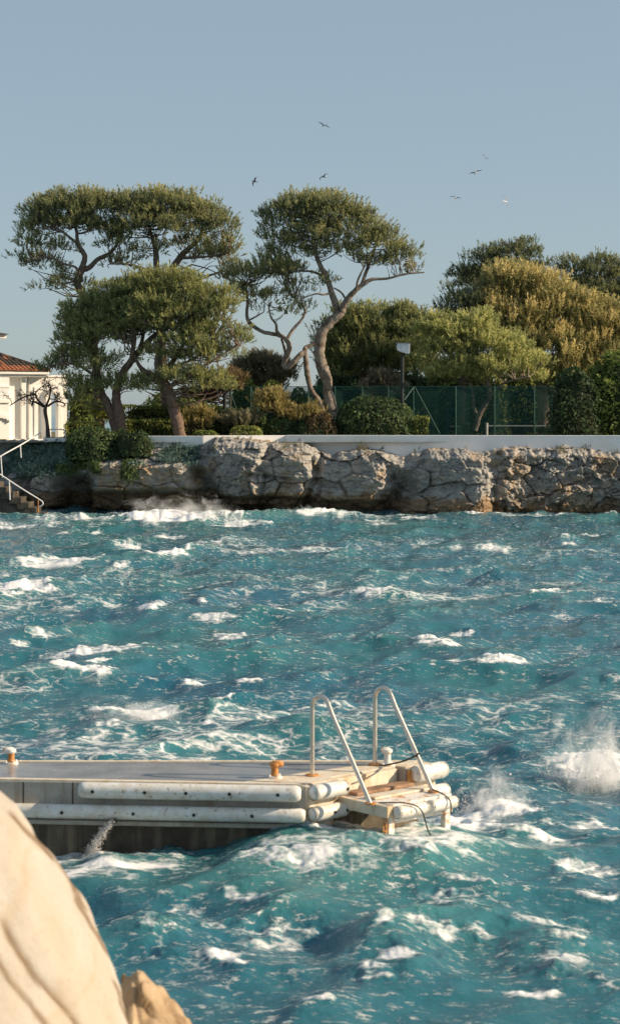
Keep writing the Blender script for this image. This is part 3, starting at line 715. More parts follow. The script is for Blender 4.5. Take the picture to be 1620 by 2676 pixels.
def bush(name, label, u0, u1, v0, v1, Y, mat, seed, shape='dome', leaf=.075, dens=1.0, depth=.8, rough=.10, tint=(.2,.7), cat='bush', group=None, deep=None):
    """clipped or rounded shrub: leaf faces over a solid dark core"""
    r = rng(seed); c = P((u0+u1)/2, v1, Y); W = (u1-u0)/2*Y/FPX; Hh = (v1-v0)*Y/FPX; Dp = deep or W*depth
    root = empty(name, c); tag(root, label, cat, group); B = np.array(c)
    if shape == 'dome':
        n = int(4.2*(W*Hh+Dp*Hh+W*Dp)/leaf**2*.75*dens)
        d = unit(r.normal(size=(n, 3))); d[:, 2] = np.abs(d[:, 2])*1.15-.15; d = unit(d)
        e = 2.6; q = np.sign(d)*np.abs(d)**(2/e)      # squarish dome
        q /= (np.abs(q)**e).sum(1, keepdims=True)**(1/e)
        pos = q*np.array([W, Dp, Hh]); nor = unit(d/np.array([W, Dp, Hh]))
    else:
        A = np.array([W*2*Hh, W*2*Hh*.35, Dp*2*Hh, Dp*2*Hh, W*Dp*4]); n = int(A.sum()/leaf**2*1.2*dens)
        k = r.choice(5, n, p=A/A.sum()); a = r.uniform(-1, 1, n); b = r.uniform(-1, 1, n); z = (b+1)/2*Hh
        pos = np.zeros((n, 3)); nor = np.zeros((n, 3))
        for i, (px, py, nx_) in enumerate([(a*W, -Dp+0*a, (0,-1,0)), (a*W, Dp+0*a, (0,1,0)), (-W+0*a, a*Dp, (-1,0,0)), (W+0*a, a*Dp, (1,0,0)), (a*W, b*Dp, (0,0,1))]):
            m = k == i; pos[m] = np.stack([px, py, z if i < 4 else Hh+0*z], 1)[m]; nor[m] = nx_
    lump = fbm(pos[:, 0]*1.7+seed, pos[:, 1]*1.7, pos[:, 2]*1.7, 3, seed)
    pos = pos+nor*(rough*lump*1.6+r.normal(0, rough*.22, n))[:, None]
    pos[:, 2] = np.maximum(pos[:, 2], 0)
    tn = r.uniform(tint[0], tint[1], n)+.25*lump
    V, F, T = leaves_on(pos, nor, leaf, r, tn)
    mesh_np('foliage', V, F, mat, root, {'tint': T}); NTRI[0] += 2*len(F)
    # solid dark core that closes gaps between the leaves
    m = 10; th = np.linspace(0, 2*math.pi, 16, endpoint=False); vs_ = []
    for i in range(m+1):
        f = i/m; k = (1-f**3)**(1/3) if shape == 'dome' else 1.0 if f < 1 else .9
        for t in th:
            sx, sy = math.cos(t), math.sin(t)
            if shape != 'dome': q = max(abs(sx), abs(sy)); sx, sy = sx/q, sy/q
            vs_.append((sx*W*.9*max(k, .02), sy*Dp*.9*max(k, .02), Hh*.92*f))
    fs = [(i*16+j, i*16+(j+1) % 16, (i+1)*16+(j+1) % 16, (i+1)*16+j) for i in range(m) for j in range(16)]+[tuple(range(m*16, m*16+16))]
    MB().add(vs_, fs).build('dark_core', M['inner'], root)
    return root
M['inner'] = mottled('dark leafy core', (.018,.024,.010), (.035,.042,.016), 6, .95, .6, .05)  # near-black green for the solid core inside each bush
def shrub(name, label, Y, blobs, mat, seed, up=.9, per=20, csize=.8, length=(.16,.34), width=.06, dens=1.3, cat='bush', group=None, **kw):
    b0 = max(b[1]+b[3] for b in blobs); u = blobs[0][0]
    return make_tree(name, label, Y, [('stem', [(u, b0+8, 0, 3), (u+3, (b0+blobs[0][1])/2, 0, 2.4), (u-2, blobs[0][1], 0, 1.2)])], blobs, mat, M['bark_brown'], seed, dens, csize, per, group, .35, cat, up=up, length=length, width=width, **kw)

# ---------------------------------------------------------------- pines
PG = 'umbrella pines in the garden'
make_tree('pine_tree', 'tall umbrella pine with crooked bare trunk, nearest the villa roof', 105.8,
  [('trunk', [(262,1140,0,15),(255,1000,0,14),(243,880,0,13),(230,800,0,12),(212,760,0,12),(203,735,0,12),(216,700,0,10),(222,668,0,8),(206,640,0,6),(200,600,0,5),(190,560,0,3)]),
   ('limb', [(214,706,0,8),(236,698,.3,8),(256,678,.5,7),(288,662,.6,6),(310,630,.6,4),(320,590,.6,3)]),
   ('limb', [(214,735,-.3,5),(200,700,-.8,4),(170,690,-1,3.5),(130,672,-1,3),(90,680,-1,2)]),
   ('limb', [(207,640,0,4),(170,610,-.4,3.5),(140,590,-.6,3),(110,570,-.6,2)])],
  [(165,550,85,38,1.1),(235,542,80,34,1.1),(110,585,55,48,1.0),(180,590,90,32,.8),(85,640,42,38,.8),(105,692,52,26,.75),(150,655,55,20,.5),(165,752,60,26,.5),(70,672,28,18,.7),(270,600,45,40,.8),(150,715,45,18,.4)],
  M['pine'], M['bark_grey'], 101, 1.15, 1.0, 24, PG)
make_tree('pine_tree', 'broad flat-topped umbrella pine with lit right edge behind the front pines', 106.2,
  [('trunk', [(440,1140,0,15),(430,1000,0,14),(420,850,0,13),(414,740,0,12),(410,700,0,10),(408,660,0,8),(398,620,0,5),(385,570,0,3)]),
   ('limb', [(420,760,.2,10),(445,712,.3,11),(462,685,.3,10),(482,660,.3,9),(505,640,.3,7),(524,618,.2,6),(530,585,.2,4),(520,560,.2,2.5)]),
   ('limb', [(470,675,0,5),(520,672,-.8,4),(560,668,-1,3.4),(600,660,-1,2)]),
   ('limb', [(412,715,0,5),(370,700,-.8,4),(330,690,-1,3),(290,690,-1,2)])],
  [(345,550,80,40,1.2),(430,550,90,40,1.2),(510,562,75,40,1.15),(570,590,52,40,1.0),(410,600,130,42,.9),(600,640,32,40,.8),(560,675,60,32,.7),(600,715,45,26,.6),(325,690,50,22,.5),(300,640,45,32,.7),(500,650,60,28,.6),(380,655,55,22,.5)],
  M['pine'], M['bark_grey'], 102, 1.15, 1.0, 24, PG)
make_tree('pine_tree', 'front pine with forked stout trunk behind the dark bush', 101.8,
  [('trunk', [(316,1145,0,22),(314,1110,0,19),(309,1070,0,16),(304,1035,0,14),(312,995,0,12),(335,955,0,11),(362,920,0,10),(395,885,0,8),(425,858,0,6),(440,820,0,4)]),
   ('trunk', [(309,1140,.1,17),(296,1095,.1,15),(280,1055,.15,13),(266,1025,.2,11),(258,985,.2,9),(245,930,.2,6),(225,890,.2,4)]),
   ('limb', [(330,965,-.2,8),(345,930,-.5,7),(350,890,-.6,6),(352,850,-.6,4),(340,810,-.6,3)]),
   ('limb', [(362,922,.2,7),(372,890,.3,6),(380,850,.3,4)]),
   ('limb', [(258,990,-.2,5),(215,960,-.6,4),(180,950,-.8,3),(140,955,-.8,2)])],
  [(300,800,75,50,1.3),(230,835,70,46,1.2),(200,885,52,50,1.1),(270,880,95,45,1.1),(180,930,40,32,.9),(240,960,75,36,.9),(300,1010,62,28,.75),(220,1020,55,32,.8),(135,965,38,26,.8),(330,855,75,50,1.0),(200,1055,36,18,.7)],
  M['pine_fresh'], M['bark_brown'], 103, 1.25, 1.0, 25, PG)
make_tree('pine_tree', 'domed front pine whose single leaning trunk meets the white wall end', 101.3,
  [('trunk', [(472,1150,0,20),(466,1115,0,18),(456,1075,0,17),(446,1040,0,16),(434,1010,0,16),(414,992,0,14),(395,980,0,10),(372,965,0,7),(350,930,0,4)]),
   ('limb', [(430,1008,.1,10),(436,970,.2,8),(455,940,.3,7),(480,900,.4,5),(500,860,.4,3)]),
   ('limb', [(424,998,-.2,9),(410,950,-.3,8),(420,905,-.3,6),(432,850,-.3,4)]),
   ('limb', [(440,1012,-.2,8),(490,985,-.8,6),(535,955,-1,4),(585,925,-1,3),(620,900,-1,2)]),
   ('limb', [(452,960,.1,4),(520,930,.6,3),(560,880,.8,2.5)])],
  [(400,760,85,44,1.35),(470,765,85,46,1.35),(545,805,62,46,1.2),(430,820,120,46,1.1),(590,800,32,32,.9),(560,860,55,36,.9),(610,890,42,32,.85),(500,900,85,40,.85),(560,940,85,30,.8),(430,935,70,30,.6),(490,990,95,30,.7),(540,1015,60,30,.6),(400,1015,60,28,.65),(350,770,60,40,1.1),(630,905,22,20,.7),(380,850,80,50,.9),(470,860,80,45,.8)],
  M['pine_fresh'], M['bark_brown'], 104, 1.2, 1.0, 25, PG)
make_tree('pine_tree', 'tallest single pine with sinuous pale trunk and wide spreading crown', 103.4,
  [('trunk', [(868,1090,0,19),(864,1055,0,17),(856,1025,0,15),(856,1000,0,15),(846,970,0,17),(836,935,0,17),(836,895,0,16),(846,862,0,15),(868,838,0,14),(890,818,0,12),(898,806,0,10)]),
   ('limb', [(884,822,0,11),(876,795,0,10),(864,757,0,9),(852,722,0,8),(836,692,0,7),(820,650,0,6),(815,605,0,4),(800,560,0,2.5)]),
   ('limb', [(892,812,-.1,10),(906,785,-.2,9),(926,762,-.3,8),(950,742,-.3,7),(972,730,-.3,5),(1010,728,-.3,4),(1058,716,-.3,3),(1108,712,-.3,2)]),
   ('limb', [(944,746,-.1,6),(956,712,.1,5),(972,668,.3,4),(985,630,.3,2)]),
   ('limb', [(930,758,-.4,4),(936,730,-.8,3.4),(950,700,-1,2.4)]),
   ('limb', [(868,765,-.2,4),(845,770,-.5,3),(825,768,-.6,2.6),(790,780,-.6,1.6)]),
   ('limb', [(852,724,.2,4),(815,710,.5,3.4),(775,708,.6,2.4)]),
   ('limb', [(905,786,.1,3.4),(892,765,.3,3),(872,752,.4,2)]),
   ('limb', [(848,968,-.3,7),(860,985,-.55,7),(864,1008,-.5,5)])],
  [(790,556,80,36,1.25),(735,580,52,42,1.1),(850,555,80,42,1.2),(915,600,85,46,1.15),(720,625,42,26,.85),(985,640,62,44,1.1),(820,625,85,32,.7),(750,660,55,24,.7),(1045,672,48,32,.95),(880,665,75,26,.65),(720,700,50,28,.85),(1090,712,26,10,.6),(770,715,60,20,.5),(960,690,60,18,.45),(850,742,45,10,.35),(1010,692,40,16,.5)],
  M['pine'], M['bark_pale'], 105, 1.15, 1.0, 24, PG)
make_tree('pine_tree', 'thin twisted pine with looping bare limbs left of the tallest pine', 104.2,
  [('trunk', [(846,1085,0,8),(834,1050,0,8),(815,1022,0,8),(804,985,0,8),(799,945,0,8),(797,915,0,8),(806,905,0,6),(832,893,0,4)]),
   ('limb', [(798,920,-.1,8),(784,928,-.2,8),(764,950,-.3,8),(748,960,-.3,9),(742,948,-.3,8),(752,925,-.3,8),(756,903,-.3,8),(744,884,-.3,7),(722,874,-.3,6),(693,869,-.3,6),(668,856,-.2,6),(650,840,-.1,6),(645,820,0,5),(647,785,0,4),(640,745,0,2.5)]),
   ('limb', [(738,880,-.3,5),(724,866,-.4,4.5),(721,847,-.5,4),(708,828,-.5,3),(702,800,-.5,2)]),
   ('limb', [(748,890,-.2,5),(764,863,0,4.5),(788,835,.2,4),(797,812,.2,3.4),(786,794,.2,2.4),(770,780,.2,1.6)]),
   ('limb', [(748,935,-.2,4),(742,905,-.1,4),(735,885,0,3)]),
   ('limb', [(648,838,0,3),(668,828,.3,2.4),(690,815,.4,1.5)])],
  [(632,730,48,32,1.15),(690,720,55,30,1.1),(610,765,32,36,1.0),(750,725,50,24,.9),(655,775,36,22,.7),(720,790,60,20,.75),(780,760,50,18,.7),(805,815,32,18,.6),(690,815,36,14,.5),(755,820,34,16,.5)],
  M['pine'], M['bark_pale'], 106, .85, .9, 22, PG)
BG = 'trees beyond the tennis court'
make_tree('rounded_pine', 'rounded dense green pine standing behind the floodlight', 112,
  [('trunk', [(960,1120,0,12),(965,1040,0,11),(955,990,0,9),(965,930,0,6)]),('limb', [(957,1000,0,6),(920,960,-.5,5),(890,920,-.6,3)]),('limb', [(957,1000,0,6),(1010,960,-.5,5),(1060,910,-.6,3)])],
  [(1000,860,105,48,1.3),(920,880,75,58,1.3),(1080,885,60,60,1.2),(880,920,55,48,1.1),(990,930,130,50,1.2),(1060,960,80,50,1.0),(920,975,80,42,1.0),(850,900,26,34,.8),(1110,930,40,50,1.0)],
  M['pine_fresh'], M['bark_brown'], 111, 1.15, 1.15, 26, BG, .25, tint=(.06,.52), up=1.0, length=(.16,.28), width=.055, candle=.62)
make_tree('spreading_pine', 'low pale green pine overhanging the tennis fence', 108.5,
  [('trunk', [(1240,1125,0,9),(1252,1085,0,8),(1268,1055,0,7),(1278,1030,0,6),(1270,990,0,5),(1255,940,0,3)]),('limb', [(1248,1095,.2,6),(1236,1060,.3,5),(1234,1030,.3,4),(1220,980,.3,2.5)]),('limb', [(1276,1035,-.3,4),(1320,1000,-.8,3),(1380,985,-1,2)])],
  [(1210,880,85,42,1.3),(1290,915,95,42,1.3),(1150,925,75,46,1.2),(1370,965,55,34,1.2),(1130,870,48,36,1.0),(1240,850,40,26,1.0),(1270,970,120,32,1.1),(1180,980,80,30,1.0),(1405,995,22,18,.9),(1190,845,20,22,.9),(1270,845,18,22,.8)],
  M['pine_pale'], M['bark_pale'], 112, 1.1, 1.1, 26, BG, .3, up=.7, length=(.13,.24), width=.05, candle=.40)
make_tree('golden_pine', 'large golden-tipped pine mass rising behind the court', 118,
  [('trunk', [(1420,1120,0,18),(1415,1020,0,16),(1400,940,0,13),(1385,860,0,8)]),('limb', [(1408,970,0,9),(1330,880,-.5,6),(1290,820,-.6,4)]),('limb', [(1408,970,0,9),(1500,900,-.5,6),(1560,850,-.6,4)])],
  [(1330,765,75,52,1.3),(1400,775,70,52,1.3),(1290,790,50,48,1.2),(1470,830,85,56,1.3),(1340,850,110,60,1.1),(1560,860,80,60,1.3),(1440,920,130,56,1.2),(1590,930,90,60,1.2),(1640,880,60,60,1.2),(1540,985,110,40,1.0),(1420,990,80,40,1.0)],
  M['pine_sunlit'], M['bark_grey'], 113, 1.0, 1.25, 26, BG, .3, tint=(.1,.72), up=1.1, length=(.16,.28), width=.06, candle=.75)
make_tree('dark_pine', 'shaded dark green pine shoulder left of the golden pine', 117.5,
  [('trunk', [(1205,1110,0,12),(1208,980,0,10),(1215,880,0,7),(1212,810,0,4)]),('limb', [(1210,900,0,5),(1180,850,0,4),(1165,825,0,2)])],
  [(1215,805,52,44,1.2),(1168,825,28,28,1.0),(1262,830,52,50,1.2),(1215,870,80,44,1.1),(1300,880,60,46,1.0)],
  M['pine'], M['bark_dark'], 116, 1.1, 1.15, 24, BG, .3, tint=(.02,.34), up=.9, candle=.6)  # low tint range paints the shade into this tree's needles
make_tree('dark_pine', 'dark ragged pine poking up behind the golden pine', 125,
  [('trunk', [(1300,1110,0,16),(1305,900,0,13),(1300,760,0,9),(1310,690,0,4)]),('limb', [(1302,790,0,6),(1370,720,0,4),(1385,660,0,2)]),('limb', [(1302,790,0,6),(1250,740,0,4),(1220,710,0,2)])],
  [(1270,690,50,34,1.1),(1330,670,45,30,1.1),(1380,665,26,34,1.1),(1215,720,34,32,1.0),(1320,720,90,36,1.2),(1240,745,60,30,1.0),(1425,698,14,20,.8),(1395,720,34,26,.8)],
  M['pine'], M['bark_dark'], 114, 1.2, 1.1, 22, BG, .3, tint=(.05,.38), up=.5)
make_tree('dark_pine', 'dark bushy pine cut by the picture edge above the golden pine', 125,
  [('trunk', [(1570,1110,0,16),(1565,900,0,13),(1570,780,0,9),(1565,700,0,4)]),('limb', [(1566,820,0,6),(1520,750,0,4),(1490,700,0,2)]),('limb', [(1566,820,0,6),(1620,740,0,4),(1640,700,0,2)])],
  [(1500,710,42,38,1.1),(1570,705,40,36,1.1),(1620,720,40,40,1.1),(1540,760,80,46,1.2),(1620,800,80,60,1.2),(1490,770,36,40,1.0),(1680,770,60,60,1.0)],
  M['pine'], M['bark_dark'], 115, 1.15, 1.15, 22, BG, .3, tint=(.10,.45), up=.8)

# ---------------------------------------------------------------- shrubs and hedges
HG = 'clipped garden shrubs above the sea wall'
bush('round_bush', 'big clipped dark green mound bush on the sea wall', 872, 1086, 1037, 1150, 103.6, M['dark_leaf'], 201, leaf=.085, tint=(.15,.75), group=HG)
bush('square_bush', 'small upright clipped bush beside the big mound', 1087, 1117, 1089, 1150, 102.6, M['hedge_leaf'], 202, 'box', leaf=.07, group=HG)
bush('round_bush', 'dark clipped ball under the yellow shrub', 690, 778, 1088, 1150, 102.9, M['dark_leaf'], 203, leaf=.075, group=HG)
bush('round_bush', 'dark low clipped bush touching the big mound', 762, 880, 1098, 1150, 102.8, M['dark_leaf'], 204, leaf=.075, tint=(.1,.5), group=HG)
bush('round_bush', 'brown-tinged round shrub behind the low clipped bush', 795, 880, 1078, 1160, 102.6, M['brown_leaf'], 205, leaf=.08, tint=(.0,.5), group=HG)
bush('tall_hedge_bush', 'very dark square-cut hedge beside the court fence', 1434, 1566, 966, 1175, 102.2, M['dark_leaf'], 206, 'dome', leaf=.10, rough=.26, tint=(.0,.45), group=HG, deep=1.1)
bush('tall_hedge_bush', 'tall glossy leafy bush with sunlit leaves at the picture edge', 1515, 1760, 918, 1175, 103.2, M['bright_leaf'], 207, 'dome', leaf=.11, rough=.30, tint=(.0,.55), group=HG, depth=.6)
bush('clipped_dome', 'bright clipped dome seen over the fence by the dark post', 598, 682, 984, 1160, 111, M['bright_leaf'], 208, leaf=.085, group=HG)
bush('clipped_dome', 'bright clipped dome behind the fence, beside twisted pine', 672, 752, 997, 1160, 110, M['bright_leaf'], 209, leaf=.085, group=HG)
bush('clipped_dome', 'low dark dome behind the fence under the looping limb', 748, 812, 1015, 1160, 109, M['bright_leaf'], 210, leaf=.085, tint=(.1,.4), group=HG)
bush('hedge', 'long upper clipped hedge behind the pine trunks', 325, 590, 1061, 1160, 106.5, M['hedge_leaf'], 211, 'box', leaf=.075, cat='hedge', deep=.6)
bush('hedge', 'lower clipped hedge between the two front trunks', 333, 448, 1098, 1160, 104.2, M['hedge_leaf'], 212, 'box', leaf=.075, cat='hedge', deep=.5)
bush('hedge', 'low yellow-green hedge strip by the villa corner', 176, 262, 1106, 1160, 104.6, M['hedge_leaf'], 213, 'box', leaf=.075, tint=(.5,.9), cat='hedge', deep=.5)
bush('hedge', 'dark shaded hedge end below the fence corner', 555, 690, 1078, 1160, 104.6, M['dark_leaf'], 214, 'box', leaf=.08, rough=.2, cat='hedge', deep=.6)
bush('low_dome', 'flat bright green cushion plant on the wall top', 500, 578, 1124, 1150, 101.4, M['bright_leaf'], 215, leaf=.06, group=HG)
bush('low_dome', 'dark flat cushion plant below the yellow shrub', 600, 690, 1112, 1150, 101.6, M['hedge_leaf'], 216, leaf=.065, group=HG)
bush('front_bush', 'large dark rounded bush growing over the rock by the planter', 172, 308, 1119, 1198, 99.9, M['dark_leaf'], 217, leaf=.085, rough=.25, tint=(.2,.8))
bush('front_bush', 'dark brownish straggly bush at the end of the sea wall', 290, 402, 1128, 1190, 99.7, M['dark_leaf'], 218, leaf=.08, rough=.30, tint=(.0,.45))
bush('green_shrub', 'fresh green shrub seen past the villa corner', 176, 262, 1010, 1160, 117, M['bright_leaf'], 219, leaf=.10, rough=.3)
bush('green_shrub', 'dark green shrub mass behind the upper hedge', 360, 580, 1025, 1160, 111, M['hedge_leaf'], 220, leaf=.10, rough=.35, tint=(.05,.5))
bush('green_shrub', 'dense dark shrubs beneath the rounded pine', 790, 1150, 945, 1160, 119, M['dark_leaf'], 221, leaf=.12, rough=.35, tint=(.05,.4))
bush('green_shrub', 'shaded green shrubs at the back of the court', 1080, 1330, 950, 1160, 122, M['hedge_leaf'], 222, leaf=.12, rough=.35, tint=(.1,.6))
bush('green_shrub', 'leafy green shrubs behind the tennis net', 1290, 1520, 940, 1160, 123, M['hedge_leaf'], 223, leaf=.12, rough=.35, tint=(.1,.6))
shrub('yellow_shrub', 'golden yellow feathery shrub in front of the green fence', 103, [(715,1068,40,32,1.6),(690,1060,22,26,1.3),(755,1090,26,20,1.2)], M['yellow_leaf'], 231)
shrub('yellow_shrub', 'orange flowering shrub between mound and yellow shrub', 102.9, [(812,1092,24,14,1.6),(780,1100,22,12,1.2)], M['yellow_leaf'], 232, tint=(.0,.4))
shrub('variegated_shrub', 'cream-leaved spiky plant beside the leaning trunk', 102.6, [(492,1112,26,22,1.6),(530,1108,26,24,1.5)], M['yellow_leaf'], 233, tint=(.1,.55))
shrub('variegated_shrub', 'straw-coloured spiky plants between hedge and fork trunk', 103.1, [(270,1100,30,14,1.2),(250,1080,26,16,1.0)], M['hedge_leaf'], 234, tint=(.5,1.))
shrub('olive_shrub', 'grey-green wispy shrub beneath the looping pine limb', 114, [(690,965,50,34,1.3),(640,975,30,26,1.1),(735,985,40,30,1.1),(690,1010,60,30,1.2),(640,1020,40,30,1.)], M['olive_leaf'], 235, csize=1.0)
shrub('pale_shrub', 'pale silvery shrub behind the fence by the floodlight pole', 108, [(1000,1010,36,24,1.5),(975,1025,22,18,1.2),(1030,1025,20,20,1.2)], M['pale_leaf'], 236)
shrub('brown_shrub', 'dry brown twiggy shrub by the dark fence post', 105.5, [(600,1010,40,36,.9),(560,1030,40,32,.9),(530,1045,40,20,.8)], M['brown_leaf'], 237, tint=(.2,.7))
shrub('grey_shrub', 'soft grey-green shrub in front of the fence corner', 102.5, [(640,1112,36,16,1.5),(605,1110,26,14,1.2)], M['olive_leaf'], 238)

# ground cover that hangs over the rock
def cover(name, label, u0, u1, v0, v1, n, mat, seed, leaf=.08, hang=0., tint=(.2,.8), patch=.05):
    r = rng(seed); Q = CL.reshape(-1, 3); u = Q[:, 0]*FPX/Q[:, 1]+HU; v = HV+(CAMZ-Q[:, 2])*FPX/Q[:, 1]
    m = np.flatnonzero((u > u0) & (u < u1) & (v > v0) & (v < v1)); q = Q[m]
    f = fbm(q[:, 0]*1.1, q[:, 2]*1.4, q[:, 1]*.8, 3, seed); q = q[f > patch]
    p = q[r.integers(0, len(q), n)]+r.normal(0, .09, (n, 3))+np.array([0, -.05, .05])
    tn = r.uniform(*tint, n)
    V, F, T = leaves_on(p, np.tile([0, -.6, .5-hang], (n, 1)), leaf, r, tn)
    V2, F2, T2 = blades(p[::2], np.tile([0, -.35, .6-hang*2.2], (len(p[::2]), 1)), tn[::2], r, 3, (.15, .35), .04, .4)
    o = mesh_np(name, np.vstack([V, V2[np.repeat(np.arange(len(F2)), 4)*3+np.tile([0, 1, 2, 2], len(F2))]]) if False else V, F, mat, None, {'tint': T})
    tag(o, label, None, None, 'stuff'); mesh_np('grass_blades', V2, F2, mat, o, {'tint': T2}); NTRI[0] += 2*len(F)+len(F2)
cover('ground_cover', 'blue-green succulent ground cover on the bank by the stairs', -10, 185, 1165, 1245, 5200, M['blue_leaf'], 241, .085, .2, patch=-.15)
cover('ground_cover', 'dark trailing plants spilling over the cave roof', 100, 262, 1165, 1236, 2300, M['dark_leaf'], 242, .07, .5, tint=(.3,.9), patch=-.12)
cover('ground_cover', 'weeds growing along the ledge below the wall end', 260, 520, 1160, 1215, 3200, M['blue_leaf'], 243, .07, .3, tint=(.0,.5), patch=.02)
cover('ground_cover', 'dark plant hanging down over the layered rock', 322, 358, 1185, 1250, 700, M['dark_leaf'], 244, .065, .6, tint=(.3,.9), patch=-.5)
cover('ground_cover', 'tufts of dry weed along the foot of the white wall', 500, 1640, 1140, 1185, 1100, M['olive_leaf'], 245, .045, .0, tint=(.0,.5), patch=.2)

# ---------------------------------------------------------------- tennis court
ground('tennis_court', -4.6, 17.5, 106.6, 117.5, lambda X, Y: 3.70+0*X, 4, M['court'], 0)
FY = 105.2
fence = empty('court_fence', P(590, 1150, FY)); tag(fence, 'green windscreen fence with steel posts round the tennis court', 'fence'); FB = fence.location
def fpart(name, mb, mat, **k):
    o = mb.build(name, mat, fence, **k); o.location = -FB; return o
us = [590,655,730,805,875,946,1014,1080,1190,1291,1395,1500]
zt = P(0, 1009, FY).z; zb = 3.5
for a, b in zip(us[:-1], us[1:]):
    if a == 1080: continue
    x0, x1 = P(a, 0, FY).x+.05, P(b, 0, FY).x-.05
    n = 12; mb = MB(); xs_ = np.linspace(x0, x1, n+1)
    off = .05*np.sin(np.linspace(0, 3.1, n+1))
    vs_ = [(x, FY+o_, zb) for x, o_ in zip(xs_, off)]+[(x, FY+o_, zt-.04) for x, o_ in zip(xs_, off)]
    fpart('screen_panel', mb.add(vs_, [(i, i+1, n+2+i, n+1+i) for i in range(n)]), M['screen'])
for x0_, x1_ in ((1080, 1190),):
    x0, x1 = P(x0_, 0, FY).x+.05, P(x1_, 0, FY).x-.05
    fpart('screen_panel', MB().add([(x0, FY+.02, zb), (x1, FY+.02, zb), (x1, FY+.02, zt-.04), (x0, FY+.02, zt-.04)], [(0,1,2,3)]), M['screen'])
for i, a in enumerate(us):
    x = P(a, 0, FY).x; rr = .045 if a in (1190,1291,1395) else .035
    fpart('post', MB().tube([(x, FY, zb), (x, FY, zt)], rr, 8), M['fence_green'], smooth=True)
fpart('top_rail', MB().tube([(P(590,0,FY).x, FY, zt-.02), (P(1500,0,FY).x, FY, zt-.02)], .018, 6), M['fence_green'])
for (ua, va, ub, vb) in ((1084,1012,1152,1140),(600,1018,640,1130),(655,1010,690,1120),(1080,1012,1056,1045)):
    fpart('brace', MB().tube([P(ua, va, FY-.08), P(ub, vb, FY-.75)], .028, 6), M['fence_green'], smooth=True)
back = empty('court_back_fence', P(1100, 1130, 118)); tag(back, 'far green court fence with a small framed gate', 'fence'); BB = back.location
for a in (830, 920, 1010, 1100, 1165, 1208, 1300, 1372, 1440):
    x = P(a, 0, 118).x; o = MB().tube([(x, 118, 3.5), (x, 118, 6.5)], .04, 6).build('post', M['fence_green'], back); o.location = -BB
for (za, zb_) in ((6.45, 6.5), (4.55, 4.62)):
    o = MB().box(P(830,0,118).x, P(1440,0,118).x, 118.1, 118.14, za, zb_).build('rail', M['fence_green'], back); o.location = -BB
gz0, gz1 = P(0, 1120, 118).z, P(0, 1066, 118).z
x0, x1 = P(1166,0,117.8).x, P(1207,0,117.8).x
o = MB().box(x0, x1, 117.8, 117.85, gz1-.12, gz1).box(x0, x0+.12, 117.8, 117.85, gz0-.4, gz1-.125).box(x1-.12, x1, 117.8, 117.85, gz0-.4, gz1-.125).build('gate', M['fence_green'], back); o.location = -BB
o = MB().box(x0+.2, x1-.1, 117.6, 117.65, P(0,1113,118).z-.05, P(0,1113,118).z).build('gate_bar', M['galv'], back); o.location = -BB
tn = empty('tennis_net', P(1271, 1140, 108)); tag(tn, 'tennis net with white tape and white end post', 'net'); NB = tn.location
def npart(name, mb, mat): o = mb.build(name, mat, tn, bevel=0); o.location = -NB
nx0, nx1 = P(1271,0,108).x, P(1271,0,108).x+9
npart('post', MB().tube([(nx0, 108, 3.6), (nx0, 108, P(0,1105,108).z)], .075, 10), M['shutter_white'])
tz = P(0,1112,108).z
npart('tape', MB().box(nx0+.08, nx1, 107.99, 108.02, tz-.05, tz+.02), M['shutter_white'])
npart('netting', MB().box(nx0+.09, nx1, 108.0, 108.01, 3.72, tz-.052), M['net'])
npart('post', MB().tube([(nx1, 108, 3.6), (nx1, 108, P(0,1105,108).z)], .075, 10), M['shutter_white'])
dp = MB().tube([P(587, 1150, 104.4), P(587, 984, 104.4)], .095, 10).build('dark_post', M['chain_post'], smooth=True)
tag(dp, 'thick dark post at the corner of the court fence', 'post')

# floodlight
fl = empty('floodlight', P(1049, 1150, 103)); tag(fl, 'court floodlight with pale box head on a black pole', 'lamp'); LB = fl.location
def lpart(name, mb, mat, **k): o = mb.build(name, mat, fl, **k); o.location = -LB
lpart('pole', MB().tube([P(1050, 1150, 103), P(1050, 1040, 103), P(1051, 928, 103)], [.11, .10, .09], 12), M['chain_post'], smooth=True)
hc = P(1053, 913, 103)
hd = MB(); prof = [(-.36,.16),(-.34,.27),(-.26,.31),(.26,.31),(.34,.29),(.36,.22),(.34,-.22),(.28,-.27),(.02,-.20),(-.26,-.10),(-.34,-.04)]
hd.prism_y([(hc.x+a, hc.z+b) for a, b in prof][::-1], hc.y-.24, hc.y+.24)
lpart('lamp_head', hd, M['galv'], bevel=.03)
lpart('lamp_visor', MB().prism_y([(hc.x+a, hc.z+b) for a, b in ((-.40,.335),(.41,.335),(.41,.315),(-.40,.315))][::-1], hc.y-.28, hc.y+.28), M['galv'])
lpart('bracket', MB().box(hc.x-.1, hc.x+.06, hc.y-.08, hc.y+.08, hc.z-.40, hc.z-.28), M['chain_post'])
lpart('junction_box', MB().box(hc.x-.02, hc.x+.09, hc.y-.22, hc.y-.11, P(0,1015,103).z, P(0,1000,103).z), M['chain_post'])

# ---------------------------------------------------------------- villa
VY = 111.0; vo = P(176, 1147, VY); VR = R(28)
villa = empty('white_villa', vo, VR); villa.scale = (1.078,)*3; tag(villa, 'white villa with terracotta tiled roof and arched loggia', 'building')
def vp(name, mb, mat, par=villa, **k): return mb.build(name, mat, par, **k)
